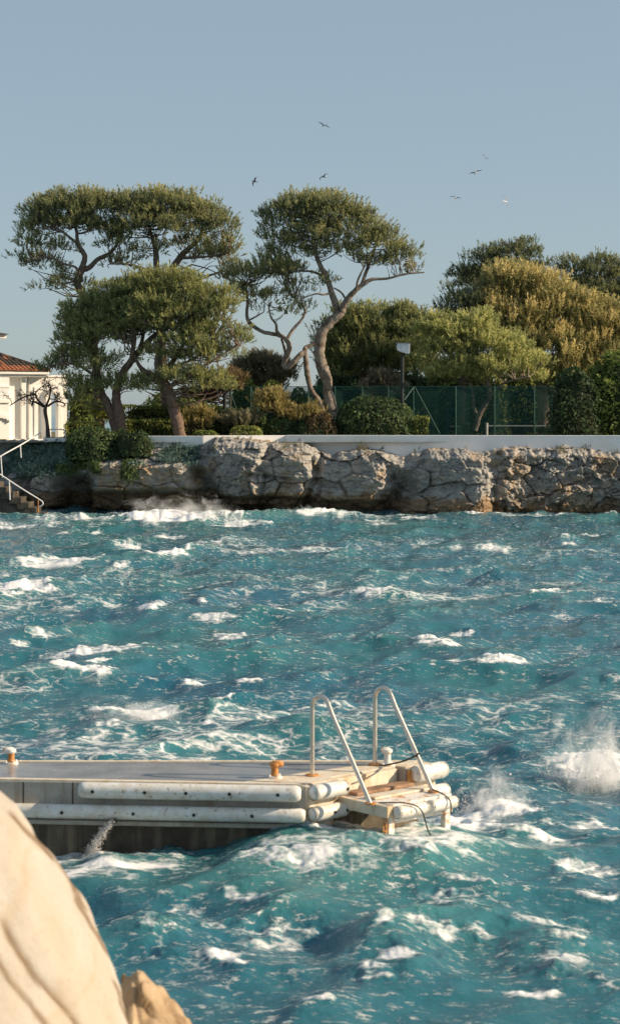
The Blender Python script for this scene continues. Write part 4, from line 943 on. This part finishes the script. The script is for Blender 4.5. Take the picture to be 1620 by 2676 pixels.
# loggia front with an arch
def arch_wall(x0, x1, a0, a1, spring, top, y0, y1, nseg=16):
    rr = (a1-a0)/2; cx = (a0+a1)/2
    pts = [(x0, 0), (a0, 0), (a0, spring)]+[(cx-rr*math.cos(t), spring+rr*1.15*math.sin(t)) for t in np.linspace(0, math.pi, nseg)][1:-1]+[(a1, spring), (a1, 0), (x1, 0), (x1, top), (x0, top)]
    mb = MB(); n = len(pts)
    # front/back as strips so that the concave outline fills well
    na = nseg+2; arc = pts[1:1+na]
    up = [(x0, top)]+[(p[0], top) for p in arc[1:-1]]+[(x1, top)]
    for y, flip in ((y0, False), (y1, True)):
        q = [(x0,y,0), (a0,y,0), (a0,y,spring), (a0,y,top), (x0,y,top)]
        mb.add(q, [(0,1,2,3,4)])
        mb.add([(a1,y,0), (x1,y,0), (x1,y,top), (a1,y,top), (a1,y,spring)], [(0,1,2,3,4)])
        ac = arc[1:-1]
        for p, q2 in zip(ac[:-1], ac[1:]): mb.add([(p[0],y,p[1]), (q2[0],y,q2[1]), (q2[0],y,top), (p[0],y,top)], [(0,1,2,3)])
    for p, q2 in zip(pts, pts[1:]+pts[:1]): mb.add([(p[0],y0,p[1]), (q2[0],y0,q2[1]), (q2[0],y1,q2[1]), (p[0],y1,p[1])], [(0,1,2,3)])
    return mb
vp('loggia_wall', arch_wall(-2.12, 0, -1.66, -.50, 2.0, 3.30, 0, .42), M['villa_wall'])
vp('arch_moulding', arch_wall(-1.86, -.32, -1.65, -.51, 2.0, 2.78, -.05, -.003), M['villa_wall'])
vp('inner_wall', MB().box(-1.75, -1.02, 1.3, 1.5, 0, 3.2), M['villa_wall'])
vp('loggia_side_wall', MB().box(-.30, -.004, .424, .70, 0, 3.3).box(-.30, -.004, 2.4, 3.2, 0, 3.3).box(-.30, -.004, .704, 2.396, 2.5, 3.3), M['villa_wall'])
vp('loggia_roof_slab', MB().box(-2.12, .05, -.06, 3.25, 3.304, 3.42), M['villa_wall'], bevel=.02)
vp('wall', MB().box(-7, -2.62, .10, 6, 0, 3.6), M['villa_wall'])
vp('pilaster', MB().box(-2.60, -2.35, -.10, .5, 0, 3.5), M['villa_wall'], bevel=.01)
vp('recess_wall', MB().box(-2.345, -2.125, .55, .9, 0, 3.5), M['villa_wall'])
vp('bay', MB().box(-7, -3.38, -.42, .096, 0, 3.3), M['villa_wall'], bevel=.02)
vp('bay_band', MB().box(-7, -3.36, -.52, -.423, 1.92, 2.06).box(-7, -3.36, -.50, -.423, 2.72, 2.84), M['villa_wall'], bevel=.015)
sh = vp('shutter', MB().box(-7, -3.42, -.47, -.424, 2.07, 2.70), M['shutter_white'])
vp('shutter_slat', MB().box(-9.9, -3.5, -.485, -.472, 2.30, 2.34).box(-9.9, -3.5, -.485, -.472, 2.50, 2.54), M['shutter_white'], sh)
lower = MB()
for t0, t1 in zip(np.linspace(0, math.pi, 9)[:-1], np.linspace(0, math.pi, 9)[1:]):
    lower.box(-3.4-.6-.6*math.cos(t0), -3.4-.6-.6*math.cos(t1)-.001, -.56, -.424, .9+.3*math.sin((t0+t1)/2)-.06, 1.0+.3*math.sin((t0+t1)/2)+.04)
vp('bay_arch', lower, M['villa_wall'])
vp('cornice', MB().box(-7, -1.30, -.46, .098, 3.304, 3.56).box(-7, -1.24, -.60, -.463, 3.44, 3.60), M['villa_wall'], bevel=.02)
roof = vp('roof', MB().add([(-7,-.62,3.62), (-1.2,-.62,3.62), (-1.2,6,3.62), (-7,6,3.62), (-7,2.7,4.62), (-3.2,2.7,4.62)],
   [(0,1,5,4), (1,2,5), (2,3,4,5), (3,0,4), (0,3,2,1)]), M['tile_dark'])
# barrel tiles, one object each
tv, tf = [], []
for i, (yy_, rr_) in enumerate(((0, .115), (.5, .095))):
    for t in np.linspace(0, math.pi, 7): tv.append((rr_*math.cos(t), yy_, rr_*.85*math.sin(t)))
for t in range(6): tf.append((t, t+1, 8+t, 7+t))
tf.append(tuple(range(6, -1, -1)))
tm = {}
for mk in ('tile', 'tile_dark'):
    me = bpy.data.meshes.new('roof_tile'); me.from_pydata(tv, [], tf); me.materials.append(M[mk]); tm[mk] = me
slope = math.atan2(1.0, 3.32); rt = random.Random(5); LEN = math.hypot(1.0, 3.32)
for row in range(8):
    d = row*.43-.06
    xr = -1.22-max(0, (d*math.cos(slope))/3.32)*2.0
    for c_ in range(22):
        x = -1.30-c_*.235
        if x > xr-.05 or x < -6.3: continue
        o = bpy.data.objects.new('roof_tile', tm['tile' if (row < 2 or rt.random() < .16) else 'tile_dark'])
        o.location = (x+rt.uniform(-.012,.012), -.62+d*math.cos(slope), 3.63+d*math.sin(slope)+.012+rt.uniform(0,.012))
        o.rotation_euler = (slope-.03+rt.uniform(-.02,.02), 0, rt.uniform(-.03,.03)); link(o, roof)
vp('ridge_cap', MB().tube([(-1.25,-.6,3.66), (-3.2,2.7,4.68)], .12, 8), M['tile_dark'])
vp('ridge_cap', MB().tube([(-3.1,2.7,4.68), (-7,2.7,4.68)], .12, 8), M['tile_dark'])
vp('upper_storey', MB().box(-9, -2.55, 4.2, 8, 3.7, 5.5), M['villa_wall'])
vp('upper_eave', MB().box(-9.4, -2.12, 3.7, 8.3, 5.503, 5.72), M['villa_wall'])
vp('upper_roof', MB().add([(-9.6,3.5,5.73), (-2.0,3.5,5.73), (-2.0,8.5,5.73), (-9.6,8.5,5.73), (-6.5,6,6.6)], [(0,1,4), (1,2,4), (2,3,4), (3,0,4), (3,2,1,0)]), M['tile_dark'])
vp('threshold_step', MB().box(-2.2, -.9, -.9, -.104, -.20, -.02), M['villa_wall'], bevel=.02)
vp('threshold_step', MB().box(-2.6, -1.0, -1.4, -.904, -.42, -.22), M['villa_wall'], bevel=.02)
vp('plinth', MB().box(-7, .3, -.1, 6, -.9, -.003), M['villa_wall'])

# white planter, bare tree, handrails and stairs
pl = empty('planter', P(145, 1165, 101.2)); tag(pl, 'low white planter box in front of the loggia', 'planter')
pb = P(145, 1166, 101.2)
o = MB().box(-.57, .57, -.45, .45, -.15, .42).build('box', M['white_paint'], pl, bevel=.02)
o = MB().box(-.50, .50, -.38, .38, .423, .45).build('soil', M['soil'], pl)
def bare_tree():
    root = empty('bare_tree', P(127, 1146, 101.2)); tag(root, 'small leafless dark-branched tree in the white planter', 'tree'); B = np.array(root.location); r = rng(77); out = []
    def tp(uv, dy=0): return np.array(P(uv[0], uv[1], 101.2+dy))
    def grow(p, d, L, rad, lv):
        n = 5; pts = [p]
        for i in range(n):
            d = unit(d+r.normal(0, .28, 3)+np.array([0, 0, .05])); pts.append(pts[-1]+d*L/n)
        out.append((np.array(pts), np.linspace(rad, rad*.55, n+1)))
        if lv:
            for i in range(3 if lv > 1 else 4):
                k = r.integers(2, n+1); a = unit(d+r.normal(0, .75, 3)); grow(pts[k], a, L*r.uniform(.5, .75), rad*.5, lv-1)
    trunk = spline([[*tp((128,1146)), .115], [*tp((124,1105)), .09], [*tp((119,1075)), .10], [*tp((121,1060)), .09]], 5)
    V, F = tube_np(trunk[:, :3]-B, trunk[:, 3], 10); mesh_np('trunk', V, F, M['bark_dark'], root, None, True)
    for path in ([(118,1062),(100,1045),(94,1028),(105,1015),(118,1005)], [(122,1060),(130,1040),(133,1022),(134,1010),(122,1008)],
                 [(118,1064),(90,1050),(84,1060)], [(92,1030),(75,1034),(55,1042),(27,1060)], [(125,1062),(145,1050),(165,1052),(172,1060)]):
        q = spline([[*tp(p, r.normal(0, .25)), max(.065-.013*i, .02)] for i, p in enumerate(path)], 5)
        V, F = tube_np(q[:, :3]-B, q[:, 3], 7); mesh_np('limb', V, F, M['bark_dark'], root, None, True)
        for i in range(4, len(q), 2): grow(q[i, :3], unit(np.array([r.normal(-.15, .7), r.normal(0, .6), r.uniform(-.2, .9)])), r.uniform(.3, .62), .022, 2)
    Vs, Fs, nv = [], [], 0
    for p, rad in out:
        V, F = tube_np(p-B, np.maximum(rad, .008), 4); Vs.append(V); Fs.append(F+nv); nv += len(V)
    mesh_np('twigs', np.vstack(Vs), np.vstack(Fs), M['bark_dark'], root, None, True)
bare_tree()
def railing(label, rails, posts, rad=.035):
    root = empty('handrail', P(*rails[0][0])); tag(root, label, 'railing'); B = np.array(root.location)
    for pts in rails:
        q = spline([list(P(*p)) for p in pts], 6) if len(pts) > 2 else np.array([list(P(*p)) for p in pts])
        V, F = tube_np(q-B, rad, 8); mesh_np('rail', V, F, M['rail_white'], root, None, True)
    for a, b, m in posts:
        V, F = tube_np(np.array([list(P(*a)), list(P(*b))])-B, rad*.95, 8); mesh_np('post', V, F, m, root, None, True)
railing('upper white handrail climbing towards the villa terrace', [[(-60,1232,97.2),(3,1192,97.6),(60,1160,98.8),(106,1131,100.6)]],
  [((3,1192,97.6),(7,1248,97.6),M['rail_white']), ((54,1163,98.7),(56,1196,98.7),M['rail_white']), ((-60,1232,97.2),(-58,1290,97.2),M['rail_white'])])
railing('lower white handrail with hooked end going down to the water', [[(-50,1208,96.4),(0,1239,96.6),(50,1272,96.8),(100,1303,97.0),(112,1312,97.0),(112,1319,97.0),(102,1325,97.0)]],
  [((25,1256,96.7),(27,1306,96.7),M['rail_white']), ((101,1303,97.0),(101,1356,97.0),M['rust'])])
railing('short white handrail beside the planter', [[(120,1123,101.9),(152,1122,101.9),(168,1124,101.9),(172,1134,101.9),(173,1150,101.9)]],
  [((121,1123,101.9),(121,1150,101.9),M['rail_white'])], .03)
st = empty('stone_stairs', P(40, 1350, 96.8)); tag(st, 'worn stone stairs descending into the sea below the handrail', 'stairs'); SB = st.location
for i in range(9):
    a = P(-50+20*i, 1246+13.2*i, 97.4); x0 = a.x; z = a.z
    o = MB().box(x0, x0+.62, 96.7, 98.6, z-.34, z).build('step', M['step_stone'], st, bevel=.025); o.location = -SB
    if i < 8:
        o = MB().box(x0+.01, x0+.395, 96.76, 98.55, -1.0, z-.343).build('riser_block', M['step_stone'], st, bevel=.03); o.location = -SB

# ================================================================ DOCK
C0 = np.array([-.06, 20.70]); EV = np.array([.743, .669]); EN = np.array([.669, -.743]); FV = np.array([-.9959, .0900]); FN = np.array([-.0900, -.9959])
def en(e, n): return tuple(C0+EV*e+EN*n)
def fr(s, n): return tuple(C0+FV*s+FN*n)
DZ = 1.0
dock = empty('concrete_dock', (C0[0], C0[1], 0)); tag(dock, 'concrete bathing dock with white tube fenders standing in the sea', 'dock'); DB = Vector(dock.location)
def dpart(name, mb, mat, par=dock, **k):
    o = mb.build(name, mat, par, **k)
    if par is dock: o.location = -DB
    return o
rear = 22.16
dpart('slab', MB().prism([fr(9, 0), fr(0, 0), en(.52, 0), en(.54, -.14), en(1.52, -.14), en(1.54, 0), en(2.0, 0), (en(2.0, 0)[0]-.10, rear), (-9, rear)], .585, DZ), M['concrete'], bevel=.012)
dpart('end_facing', MB().prism([en(.56, -.137), en(.56, -.10), en(1.50, -.10), en(1.50, -.137)], .60, .985), M['concrete_warm'])
dpart('end_facing', MB().prism([en(.01, .002), en(.01, .03), en(.50, .03), en(.50, .002)], .59, .99), M['concrete_warm'])
dpart('end_facing', MB().prism([en(1.56, .002), en(1.56, .03), en(1.99, .03), en(1.99, .002)], .59, .99), M['concrete_warm'])
dpart('deck_surface', MB().prism([fr(9, -.10), fr(.75, -.10), en(.62, -.55), en(1.75, -.42), (1.1, rear-.09), (-9, rear-.09)], DZ-.02, DZ+.005), M['deck'])
dpart('deck_edge', MB().prism([fr(9, -.008), fr(.02, -.008), fr(.1, -.095), fr(9, -.095)], DZ-.02, DZ+.014), M['concrete_warm'])
dpart('deck_edge', MB().prism([(-9, rear-.085), (1.2, rear-.085), (1.3, rear-.008), (-9, rear-.008)], DZ-.02, DZ+.014), M['concrete_warm'])
dpart('deck_pad', MB().prism([fr(.70, -.1), fr(.02, -.1), en(.05, -.02), en(.50, -.02), en(.52, -.15), en(1.53, -.15), en(1.56, -.02), en(1.97, -.02), en(1.93, -.2), en(1.75, -.40), en(.62, -.53)], DZ-.02, DZ+.008), M['concrete_warm'])
# front joints between the cast blocks
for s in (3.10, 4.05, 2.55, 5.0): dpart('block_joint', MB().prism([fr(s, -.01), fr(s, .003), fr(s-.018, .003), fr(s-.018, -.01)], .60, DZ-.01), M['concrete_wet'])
bs = []
for s in np.linspace(9, .12, 60): bs.append(fr(s, -.13+.05*math.sin(s*3.1)+.035*math.sin(s*7.7)))
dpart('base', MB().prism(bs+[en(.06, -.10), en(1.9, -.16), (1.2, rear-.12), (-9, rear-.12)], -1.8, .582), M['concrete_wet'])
dpart('corner_pier', MB().prism([en(.0, -.02), en(.46, -.02), en(.46, -.42), fr(.25, -.06), fr(.03, -.06)], -1.7, .581), M['concrete_warm'], bevel=.02)
dpart('ledge', MB().prism([fr(9, .02), fr(.02, .02), fr(.02, -.05), fr(9, -.05)], .53, .583), M['concrete'], bevel=.012)

def fender(a, b, z, r, bolts=(), out=FN):
    a = np.array([*a, z]); b = np.array([*b, z]); d = unit(b-a); mb = MB()
    pts = np.array([a+d*0, a+d*.012, a+d*.05, *[a+(b-a)*t for t in np.linspace(.04, .96, 14)], b-d*.05, b-d*.012, b]); rr = np.array([r*.55, r*.8, r]+[r]*14+[r, r*.8, r*.55])
    o = mb.tube(pts, rr, 20).build('fender', M['fender'], dock, smooth=True); o.location = -DB
    for t in bolts:
        c = a+(b-a)*t+np.array([out[0], out[1], 0])*(r*.93); q = np.array([out[0], out[1], 0])
        MB().tube([c-q*.01, c+q*.010], .019, 10).build('bolt', M['black_rubber'], o)
    return o
off = .075
fender(fr(2.46, off), fr(.03, off), .925, .088, (.07, .305, .49, .685, .90))
fender(fr(6.0, off), fr(-.02, off), .690, .078, (.30, .56, .69, .80, .905))
fender(en(.02, .10), en(.52, .10), .930, .085, (.9,), EN)
fender(en(.0, .10), en(.52, .10), .700, .080, (.55, .9), EN)
fender(en(1.58, .09), en(2.08, .09), .935, .095, (), EN)
fender(en(1.60, .09), en(2.12, .09), .690, .085, (), EN)
# bathing landing at the ladder
dpart('landing', MB().prism([en(.56, -.05), en(.56, .76), en(1.50, .76), en(1.50, -.05)], .78, .83), M['rust_white'], bevel=.008)
dpart('landing_beam', MB().prism([en(.47, -.02), en(.47, .80), en(.555, .80), en(.555, -.02)], .70, .825), M['concrete_warm'], bevel=.012)
dpart('landing_beam', MB().prism([en(.56, .62), en(.56, .755), en(1.52, .755), en(1.52, .62)], .62, .775), M['rust_white'], bevel=.01)
dpart('tread', MB().prism([en(.60, .02), en(.60, .20), en(1.48, .20), en(1.48, .02)], .835, .87), M['plank'], bevel=.006)
dpart('tread', MB().prism([en(.60, .30), en(.60, .48), en(1.48, .48), en(1.48, .30)], .835, .86), M['concrete_warm'], bevel=.006)
fender(en(.56, .83), en(1.03, .83), .755, .068, (), EN)
fender(en(1.06, .83), en(1.50, .83), .755, .068, (), EN)
dpart('landing_leg', MB().prism([en(.53, .66), en(.53, .76), en(.62, .76), en(.62, .66)], -.9, .70), M['rust_white'], bevel=.01)
dpart('landing_leg', MB().prism([en(1.42, .66), en(1.42, .74), en(1.50, .74), en(1.50, .66)], -.9, .62), M['rust_white'], bevel=.01)
dpart('steel_angle', MB().prism([en(1.53, .035), en(1.53, .06), en(1.62, .06), en(1.62, .035)], .60, .98), M['rust'])
dpart('steel_angle', MB().prism([en(.50, .004), en(.50, .05), en(.555, .05), en(.555, .004)], .60, .90), M['rust'])
for e_ in (.75, .95, 1.15, 1.32): dpart('rust_bolt', MB().tube([(*en(e_, -.12), .66), (*en(e_, -.06), .66)], .022, 8), M['rust'])
# chain links below the landing
for i in range(7):
    z = .66-i*.075; c = Vector((*en(.49, .74), z)); th = np.linspace(0, 2*math.pi, 11)
    ax = np.array([*EV, 0]) if i % 2 else np.array([*EN, 0])
    MBt = MB().tube([np.array(c)+ax*.026*math.cos(t)+np.array([0, 0, .048*math.sin(t)]) for t in th], .011, 6, cap=False)
    dpart('chain_link', MBt, M['rust'], smooth=True)

lad = empty('dock_ladder', (*en(.9, -.34), DZ)); tag(lad, 'polished steel ladder handrails arching over the end of the dock', 'ladder'); LADB = Vector(lad.location)
def rail_path(e):
    pts = [(-.34, DZ+.0), (-.34, 1.30), (-.34, 1.72)]
    c = (-.20, 1.765); R_ = .14
    for t in np.linspace(math.pi, R(32), 12): pts.append((c[0]+R_*math.cos(t), c[1]+R_*math.sin(t)))
    pts += [(.0, 1.70), (.30, 1.265), (.59, .835)]
    return [(*en(e, n), z) for n, z in pts]
for e_ in (.42, 1.385):
    for nm, mb, mt in (('handrail', MB().tube(rail_path(e_), .026, 14), M['steel']), ('base_plate', MB().tube([(*en(e_, -.34), DZ+.009), (*en(e_, -.34), DZ+.022)], .075, 14), M['rust']),
                       ('foot_plate', MB().tube([(*en(e_, .59), .833), (*en(e_, .59), .85)], .06, 12), M['rust'])):
        o = mb.build(nm, mt, lad, smooth=True); o.location = -LADB
def bollard(u, v, Y, label, mats, h=.17, head=1):
    c = P(u, v, Y); c.z = DZ+.006; root = empty('mooring_bollard', c); tag(root, label, 'bollard', 'bollards along the dock')
    MB().tube([(0,0,0), (0,0,.022)], [.085, .078], 16).build('base_plate', mats[1], root, smooth=True)
    for a in range(4): MB().tube([(.063*math.cos(a*1.571+.6), .063*math.sin(a*1.571+.6), .02), (.063*math.cos(a*1.571+.6), .063*math.sin(a*1.571+.6), .040)], .014, 6).build('bolt', mats[1], root)
    MB().tube([(0,0,.02), (0,0,.04), (0,0,h-.055), (0,0,h-.03)], [.052, .040, .038, .046], 16).build('post', mats[0], root, smooth=True)
    V = [(-.03*head,0,h-.035), (-.01*head,0,h-.018), (.05*head,0,h-.016), (.085*head,0,h-.02), (.098*head,0,h-.022)]
    MB().tube([(0,0,h-.05), (0,0,h-.03), (0,0,h-.005), (0,0,h)], [.046, .060, .056, .03], 16).build('cap', mats[2], root, smooth=True)
    MB().tube(V, [.030, .040, .038, .030, .014], 12).build('horn', mats[2], root, smooth=True)
bollard(718, 2036, 21.12, 'rust-orange bollard in front of the ladder on the dock', (M['rust'], M['rust_white'], M['rust']))
bollard(30, 1987, 21.98, 'white-capped bollard at the far side of the dock, by the picture edge', (M['rust'], M['rust_white'], M['rust_white']), .17, -1)
bollard(1012, 1999, 21.86, 'pale rusty bollard tucked behind the second ladder rail', (M['rust_white'], M['rust_white'], M['rust_white']), .19, -.8)
V, F = tube_np(spline([list(P(683,1999,21.93)), list(P(760,2000,21.9)), list(P(900,2001,21.88)), list(P(985,2002,21.8)), list(P(1030,1995,21.6)), list(P(1062,1986,21.45)), list(P(1085,1975,21.32)), list(P(1094,1969,21.25))], 6), .011, 6)
V[:, 2] = np.maximum(V[:, 2], DZ+.016)
tag(mesh_np('mooring_rope', V, F, M['black_rubber'], None, None, True), 'thin black rope lying across the deck and tied to the ladder', 'rope')
V, F = tube_np(spline([(*en(.48, .66), .85), (*en(.7, .87), .845), (*en(.85, .93), .76), (*en(.9, .98), .55), (*en(.98, 1.0), .42)], 6), .008, 6)
tag(mesh_np('loose_rope', V, F, M['black_rubber'], None, None, True), 'loose dark cord hanging over the landing fenders', 'rope')
V, F = tube_np(spline([(*en(1.36, .60), .87), (*en(1.33, .80), .845), (*en(1.31, .92), .79), (*en(1.32, .92), .66)], 6), .008, 6)
tag(mesh_np('loose_rope', V, F, M['black_rubber'], None, None, True), 'dark cord tied at the far ladder foot', 'rope')
# water running out of a drain in the dock base
r_ = rng(5); n_ = 2600; t_ = r_.beta(1.1, 1., n_); dpt = P(300, 2146, 20.72)
pp = np.stack([dpt.x-.30*t_+r_.normal(0, .012, n_)*(1+3*t_), dpt.y-.06*t_+r_.normal(0, .01, n_)*(1+2*t_), dpt.z-.45*t_**1.6+r_.normal(0, .012, n_)], 1)
tag(drops('water_jet', pp, r_.uniform(.002, .0048, n_), 6), 'jet of water pouring from a drain in the dock', 'spray')
tag(MB().tube([P(302,2145,20.82), P(299,2146,20.70)], .028, 10).build('drain_pipe', M['black_rubber']), 'dark drain pipe end under the lower dock fender', 'pipe')

# ================================================================ FOREGROUND ROCKS
def boulder(name, label, u, v, Y, a, b, d, seed, amp, mat, cracks=(), n=230, e=2.3, facet=0.):
    c = np.array(P(u, v, Y)); th = np.linspace(0, 2*math.pi, n, endpoint=False); ph = np.linspace(.02, math.pi-.02, n//2)
    T, H = np.meshgrid(th, ph, indexing='ij')
    D = np.stack([np.sin(H)*np.cos(T), np.sin(H)*np.sin(T), np.cos(H)], -1)
    q = np.sign(D)*np.abs(D)**(2/e); q /= (np.abs(q)**e).sum(-1, keepdims=True)**(1/e)
    S = Y/FPX; V = q*np.array([a*S, d, b*S])
    N = D; f = fbm(V[..., 0]*1.3+seed, V[..., 1]*1.3, V[..., 2]*1.3, 5, seed)
    f2 = 1-np.abs(fbm(V[..., 0]*3+7, V[..., 1]*3, V[..., 2]*3, 4, seed+9))
    vc = voro(V[..., 0]*6+seed, V[..., 2]*5+V[..., 1]*3, seed)
    f3 = 1-np.abs(fbm(V[..., 0]*7+3, V[..., 1]*7, V[..., 2]*7, 4, seed+19))
    V = V+N*(amp*f+amp*.14*(f2-.7)+amp*.08*(f3-.7)+facet*(vc[2]-.5)+facet*2*vc[4]*(vc[3]-.5))[..., None]
    W = V+c; uu = W[..., 0]*FPX/W[..., 1]+HU; vv = HV+(CAMZ-W[..., 2])*FPX/W[..., 1]
    ck = np.zeros_like(f)
    for (u0, v0, u1, v1, wd, dep) in cracks:              # long fissures that cross the face
        L = math.hypot(u1-u0, v1-v0); nx_, ny_ = -(v1-v0)/L, (u1-u0)/L
        dist = (uu-u0)*nx_+(vv-v0)*ny_+26*fbm(uu/150, vv/150, None, 3, 3); al = ((uu-u0)*(u1-u0)+(vv-v0)*(v1-v0))/L/L
        g = np.exp(-(dist/wd)**2)*sstep(-.05, .1, al)*sstep(1.05, .9, al)
        V -= N*(dep*.3*g)[..., None]; ck = np.maximum(ck, g)
    i = np.arange(n)[:, None]*(n//2); i2 = ((np.arange(n)+1) % n)[:, None]*(n//2); j = np.arange(n//2-1)[None]
    F = np.stack([i+j, i+j+1, i2+j+1, i2+j], -1).reshape(-1, 4)
    o = mesh_np(name, V.reshape(-1, 3), F, mat, None, {'crack': ck.ravel()}, True); o.location = c
    tag(o, label, 'rock'); return o
boulder('boulder', 'large smooth pale limestone boulder filling the near corner', -215, 2830, 9.2, 575, 850, 1.25, 3, .085, M['boulder'],
        [(-7,2405,220,2720,9,.035),(150,2240,330,2560,6,.010),(20,2120,150,2250,6,.02),(-20,2480,120,2700,8,.012),(110,2170,240,2380,5,.012),(290,2560,345,2680,4,.01)], 310, 1.7)
boulder('small_rock', 'smaller cracked brown rock against the pale boulder', 360, 2775, 10.3, 135, 250, .4, 5, .08, M['brown_rock'], [(380,2540,470,2690,7,.03),(355,2540,362,2690,7,.05)], 150, 1.35, .05)

# ================================================================ GULLS
def gull(u, v, span_px, head, roll, pitch, dih, label, dark):
    Y = 190.0; c = P(u, v, Y); root = empty('seagull', c); tag(root, label, 'bird', 'gulls flying above the pines')
    root.rotation_euler = (R(roll), R(pitch), R(head)); s = span_px*Y/FPX/1.3; root.scale = (s, s, s)
    wm, bm_ = (M['gull_dark'], M['gull_dark']) if dark else (M['gull_grey'], M['gull_white'])
    prof = [(-.26,.010),(-.20,.035),(-.10,.062),(.02,.075),(.12,.065),(.18,.042),(.22,.042),(.255,.034),(.275,.012)]
    MB().tube([(0, y, .01 if y > .15 else 0) for y, _ in prof], [q for _, q in prof], 12).build('body', bm_, root, smooth=True)
    MB().tube([(0,.272,.008), (0,.30,.002), (0,.315,-.006)], [.011, .009, .003], 6).build('beak', M['rust'], root)
    MB().add([(-.02,-.22,.006), (.02,-.22,.006), (.07,-.36,.004), (-.07,-.36,.004), (-.02,-.22,-.006), (.02,-.22,-.006), (.07,-.36,-.002), (-.07,-.36,-.002)],
       [(0,1,2,3), (7,6,5,4), (0,4,5,1), (1,5,6,2), (2,6,7,3), (3,7,4,0)]).build('tail', bm_, root)
    for sx in (-1, 1):
        st_ = [(.03,.0,.10,.0),(.20,dih*.13,.115,.02),(.34,dih*.17,.10,.05),(.50,dih*.10,.07,.0),(.62,dih*.01,.035,-.09),(.68,-dih*.03,.008,-.16)]
        vs_ = []
        for x, z, ch, sw in st_: vs_ += [(sx*x, sw+ch*.6, z), (sx*x, sw-ch, z+.004), (sx*x, sw-ch*.1, z+.018+.008), (sx*x, sw, z-.010)]
        fs = []
        for i in range(len(st_)-1):
            a, b = 4*i, 4*i+4
            fs += [(a, a+2, b+2, b), (a+2, a+1, b+1, b+2), (a+1, a+3, b+3, b+1), (a+3, a, b, b+3)]
        fs += [(0, 3, 1, 2), (4*len(st_)-4, 4*len(st_)-2, 4*len(st_)-3, 4*len(st_)-1)]
        MB().add(vs_, fs).build('wing', wm, root)
gull(845, 328, 34, 20, -15, 22, .9, 'topmost gull gliding with drooped wing tips above the tall pine', False)
gull(665, 474, 34, 60, 20, -52, .6, 'dark steeply banking gull above the gap between crowns', True)
gull(845, 462, 32, 30, 25, -35, .7, 'dark gull banking just over the tallest pine crown', True)
gull(1268, 412, 26, -30, -25, 42, .8, 'pale highest gull of the cluster over the golden pine', False)
gull(1241, 452, 36, 10, -30, -18, .9, 'white gull with spread wings just under the cluster top', False)
gull(1190, 518, 32, -20, -20, 14, .9, 'lowest white gull gliding nearest the tall pine crown', False)
gull(1320, 527, 34, -60, -20, 58, .9, 'steeply tilted gull above the dark ragged pine', False)
print('foliage triangles', NTRI[0], 'total', sum(len(o.data.loop_triangles) or sum(1 for _ in o.data.polygons) for o in sc.objects if o.type == 'MESH'))
